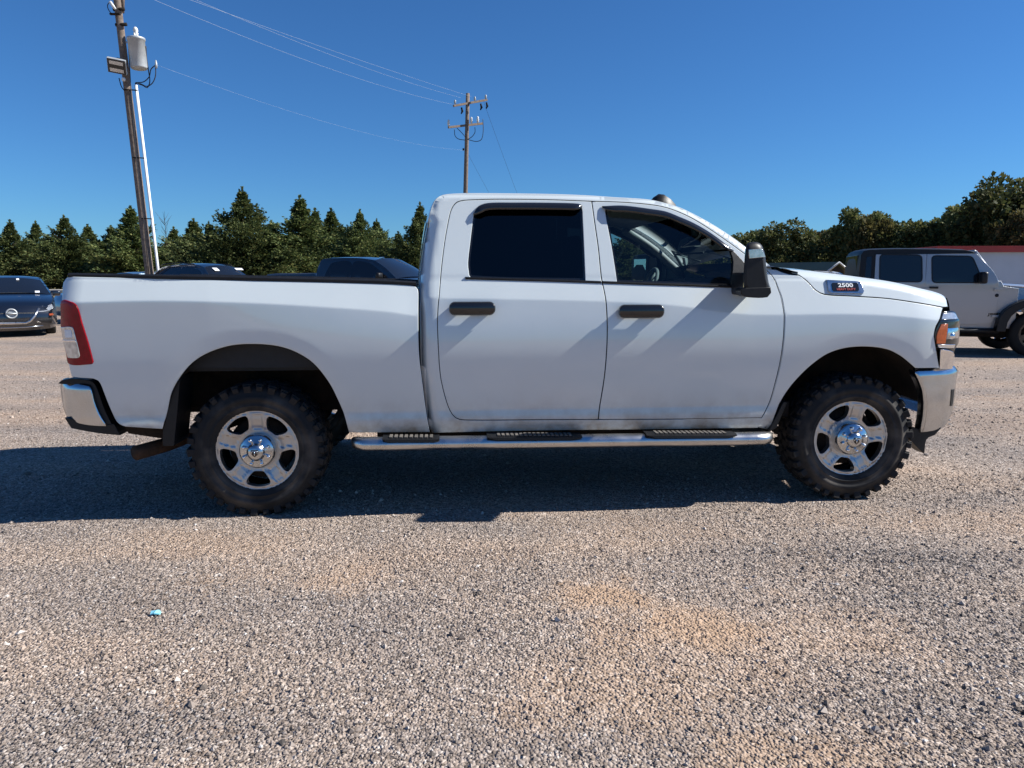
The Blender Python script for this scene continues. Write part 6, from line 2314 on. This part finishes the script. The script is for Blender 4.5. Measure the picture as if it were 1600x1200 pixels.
def jeep_door(name, u0, u1, win, slant):
    out = [(u0, zt, 1), (u1 - slant, zt, 1), (u1, zjb + 0.05), (u1 + 0.01, zjd + 0.10), (u1 - 0.06, zjd), (u0 + 0.05, zjd), (u0, zjd + 0.06)]
    d = panel(name, out, [], lambda u, z: Dj(u, z) - 0.018, M['silver'], jeep, 0.08, 0.06, gap=0.004, skirt=0.02, rnd=0.004)
    c = catmull([p[:2] for p in win], True, 0.3)
    wpts = offset_loop(np.array([p[:2] for p in win])[::-1] if area2(np.array([p[:2] for p in win])) < 0 else np.array([p[:2] for p in win]), 0.0)[0]
    n = len(wpts)
    rr = []
    for i in range(n):                       # rounded window corners
        p, a, b = wpts[i], wpts[i - 1], wpts[(i + 1) % n]
        for q in (a, b):
            pass
        ea, eb = (a - p) / np.linalg.norm(a - p), (b - p) / np.linalg.norm(b - p)
        for t_ in (0, 0.33, 0.67, 1):
            s0, s1 = p + ea * 0.07, p + eb * 0.07
            rr.append((1 - t_) ** 2 * s0 + 2 * t_ * (1 - t_) * p + t_ * t_ * s1)
    rr = np.array(rr)
    panel('window_seal', offset_loop(rr, 0.016)[0], [rr], lambda u, z: Dj(u, z) - 0.026, M['black_plastic'], d, 0.3, 0.3, gap=0, skirt=0.008, rnd=0.002)
    panel('window_glass', rr, [], lambda u, z: Dj(u, z) - 0.020, M['farglass'], d, 0.3, 0.3, gap=0, skirt=0.004, rnd=0.001)
    box('door_handle', (u0 + 0.14, -0.02, zjb - 0.10), (0.15, 0.03, 0.04), M['black_plastic'], d, 0.008)
    for zz in (zjd + 0.14, zjb - 0.13):
        box('hinge', (u1 + 0.02, -0.015, zz), (0.14, 0.02, 0.045), M['silver'], d, 0.006)
    return d


jd1 = jeep_door('rear_door', u_rd0 + 0.01, um, jr, 0.0)
jd2 = jeep_door('front_door', um + 0.005, uj_w - 0.06, jf, (uj_w - 0.06) - (jf[1][0] + 0.08))
for d in (jd1, jd2):
    mirror_copy(d, jeep, WJ)
# windscreen and its frame
wsc = [(uj_w - 0.02, zh + 0.01), ((uj_w + uj_t) / 2, (zh + zjr - 0.06) / 2 + 0.01), (uj_t + 0.02, zjr - 0.05)]
skin('windshield', wsc[::-1], lambda u, z: Dj(u, z) + 0.10, WJ, 0.02, M['darkglass'], jeep)
for s in (-1, 1):
    tube('windshield_frame', [(u, WJ + s * (WJ - float(Dj(np.array([u]), np.array([z]))[0]) - 0.045), z) for u, z in wsc], 0.040, M['silver'], jeep, 8)
tube('windshield_header', [(wsc[2][0], 0.14, wsc[2][1]), (wsc[2][0], 2 * WJ - 0.14, wsc[2][1])], 0.035, M['silver'], jeep, 8)
for s in (0.5, 1.1):
    tube('wiper', [(uj_w + 0.10, s, zh + 0.03), (uj_w + 0.0, s + 0.15, zh + 0.10), (uj_w + 0.02, s - 0.28, zh + 0.06)], 0.010, M['black_plastic'], jeep, 6)
mj = JF.T(1537, 434, -0.14)
box('wing_mirror', (mj[0], -0.12, mj[1]), (0.10, 0.24, 0.22), M['black_plastic'], jeep, 0.04, None, True)
box('wing_mirror', (mj[0], 2 * WJ + 0.12, mj[1]), (0.10, 0.24, 0.22), M['black_plastic'], jeep, 0.04, None, True)
# flares, rock rails, wheels, spare
for uc in (u_rx, u_ax):
    for s in (0, 1):
        r0, r1 = 0.50, 0.60
        angs = np.linspace(R(0), R(180), 13)
        out = [(uc + (r1 + 0.06 * abs(math.cos(a)) ** 3) * math.cos(a), 0.47 + 0.60 * math.sin(a) ** 0.7 * r1 / 0.6) for a in angs]
        inn = [(uc + 0.52 * math.cos(a), 0.47 + 0.50 * math.sin(a) ** 0.8) for a in angs[::-1]]
        if s == 0:
            fl_ = panel('fender_flare', np.array(out + inn), [], lambda u, z: 0 * u - 0.13, M['black_plastic'], jeep, 0.2, 0.2, gap=0, skirt=0.26, rnd=0.012)
        else:
            mirror_copy(fl_, jeep, WJ)
    for s in (-1, 1):
        simple_wheel(jeep, uc, -0.07 if s < 0 else 2 * WJ + 0.07, 0.42, s, 'gloss_black')
for v in (-0.03, 2 * WJ + 0.03):
    tube('rock_rail', [(u_rx + 0.55, v, zjk - 0.05), (u_ax - 0.60, v, zjk - 0.05)], 0.05, M['black_plastic'], jeep, 8)
box('chassis', ((u_rx + u_ax) / 2, WJ, 0.50), (3.6, 1.25, 0.34), M['under'], jeep, 0.02)
box('interior', ((u_rx + u_ax) / 2 - 0.2, WJ, 0.98), (2.5, 1.45, 0.66), M['under'], jeep, 0.02)
box('rear_panel', (0.0, WJ, (zjb + zjk) / 2 + 0.03), (0.06, 1.58, zjb - zjk), M['silver'], jeep, 0.01)
box('rear_glass', (-0.005, WJ, (zjb + zjr) / 2), (0.02, 1.15, zjr - zjb - 0.20), M['farglass'], jeep, 0.004)
box('rear_bumper', (-0.12, WJ, 0.62), (0.20, 1.5, 0.16), M['black_plastic'], jeep, 0.02)
sp = simple_wheel(jeep, -0.30, WJ, 0.40, -1, 'gloss_black')
sp.location = (-0.30, WJ, zjb - 0.28)
sp.rotation_euler = (0, 0, R(-90))
tl = JF.T(1553.5, 490, 0.0)
text_obj('fender_lettering', 'Jeep', 0.10, M['gloss_black'], jeep, (tl[0], -0.012 + 0.02, tl[1]), (R(90), 0, 0), 1.15, 0.003, 0.003)
fuel = lathe('hood_latch', [(0, -0.01), (0.03, -0.01), (0.04, 0.02)], M['black_plastic'], jeep, 10)
fl2 = JF.T(1557, 461.5, 0.02)
fuel.location = (fl2[0], 0.0, fl2[1])

# ------------------------------------------------------------------ buildings at the back right
BF = Frame(*at_depth(1466, 432, 31.0)[:2], R(-6))
bld = empty('metal_building', (BF.o[0], BF.o[1], 0), R(-6), 'long white metal building with a red roof edge behind the off-roader', 'building')
M['white_metal'] = pmat('white_metal_siding', (0.46, 0.50, 0.55), 0.45, var=0.05, scale=1.5)
M['red_metal'] = pmat('red_metal_trim', (0.33, 0.035, 0.03), 0.45, var=0.1, scale=2)
zt_ = BF.T(1540, 394, 0)[1]
zr_ = BF.T(1540, 386, -0.2)[1]
LB = 16.0
box('wall', (LB / 2, 4.0, zt_ / 2), (LB, 8.0, zt_), M['white_metal'], bld)
box('fascia', (LB / 2, -0.16, (zt_ + zr_) / 2), (LB + 0.5, 0.04, zr_ - zt_ + 0.02), M['red_metal'], bld, 0.005)
box('roof', (LB / 2, 4.0, zr_ + 0.02), (LB + 0.5, 8.4, 0.06), M['red_metal'], bld)

# small shed with a green roof
YS = 43.0
s0 = at_depth(1236, 434, YS)
pk = at_depth(1308, 410.5, YS - 0.5)
e_l = at_depth(1290, 423, YS)
e_r = at_depth(1324, 425, YS)
shed = empty('shed', (pk.x, YS, terrain(0, YS) - 0.1), 0, 'small shed with a green roof and pale gable trim beyond the hood', 'shed')
zb0 = terrain(0, YS) - 0.1
hw = (e_r.x - e_l.x) / 2
zp, ze = pk.z - zb0, (e_l.z + e_r.z) / 2 - zb0
LS = pk.x - s0.x
M['green_roof'] = pmat('green_metal_roof', (0.075, 0.10, 0.075), 0.5, var=0.1, scale=2)
M['dark_wall'] = pmat('dark_shed_wall', (0.05, 0.04, 0.035), 0.8, var=0.2, scale=3)
c30, s30 = math.cos(R(28)), math.sin(R(28))
# ridge runs to the left and back
dx, dy = -LS, 3.0


def gable(off):
    return [(-hw + off[0], off[1], 0), (hw + off[0], off[1], 0), (hw + off[0], off[1], ze), (off[0], off[1], zp), (-hw + off[0], off[1], ze)]


g0, g1 = gable((0, 0)), gable((dx, dy))
build('wall', g0 + g1, [(0, 1, 2, 3, 4), (9, 8, 7, 6, 5), (0, 4, 9, 5), (1, 6, 7, 2)], M['dark_wall'], shed)
ro = 0.18
def rp(off, x, z):
    return (x + off[0], off[1], z)
f0, f1 = (0.25, -0.2), (dx - 0.2, dy + 0.2)
sl_ = (zp - ze) / hw
V = [rp(f0, -hw - ro, ze - ro * sl_ + 0.06), rp(f0, 0, zp + 0.06), rp(f0, hw + ro, ze - ro * sl_ + 0.06), rp(f1, -hw - ro, ze - ro * sl_ + 0.06), rp(f1, 0, zp + 0.06), rp(f1, hw + ro, ze - ro * sl_ + 0.06)]
V += [(x, y, z - 0.05) for x, y, z in V]
build('roof', V, [(0, 1, 4, 3), (1, 2, 5, 4), (6, 9, 10, 7), (7, 10, 11, 8), (0, 3, 9, 6), (2, 8, 11, 5)], M['green_roof'], shed)
tube('gable_trim', [rp((f0[0], f0[1] - 0.03), -hw - ro, ze - ro * sl_), rp((f0[0], f0[1] - 0.03), 0, zp + 0.02), rp((f0[0], f0[1] - 0.03), hw + ro, ze - ro * sl_)], 0.07, M['ceramic'], shed, 6)

# scrap of blue plastic on the gravel
bx_, by_ = ground_at(244, 964)
r_ = random.Random(9)
V = [(-0.02, -0.012, 0.012), (0.0, -0.016, 0.020), (0.022, -0.008, 0.014), (-0.022, 0.004, 0.022), (0.002, 0.003, 0.026), (0.020, 0.006, 0.016), (-0.012, 0.016, 0.014), (0.006, 0.018, 0.020), (0.018, 0.014, 0.012)]
F = [(0, 1, 4, 3), (1, 2, 5, 4), (3, 4, 7, 6), (4, 5, 8, 7)]
V2b = [(x, y, z - 0.004) for x, y, z in V]
sc_ = build('plastic_scrap', V + V2b, F + [tuple(i + 9 for i in f[::-1]) for f in F], pmat('blue_plastic', (0.25, 0.62, 0.75), 0.35, var=0.1, scale=60))
sc_.location = (bx_, by_, 0.005)
tag(sc_, 'scrap of light blue plastic on the gravel, lower left', 'litter')
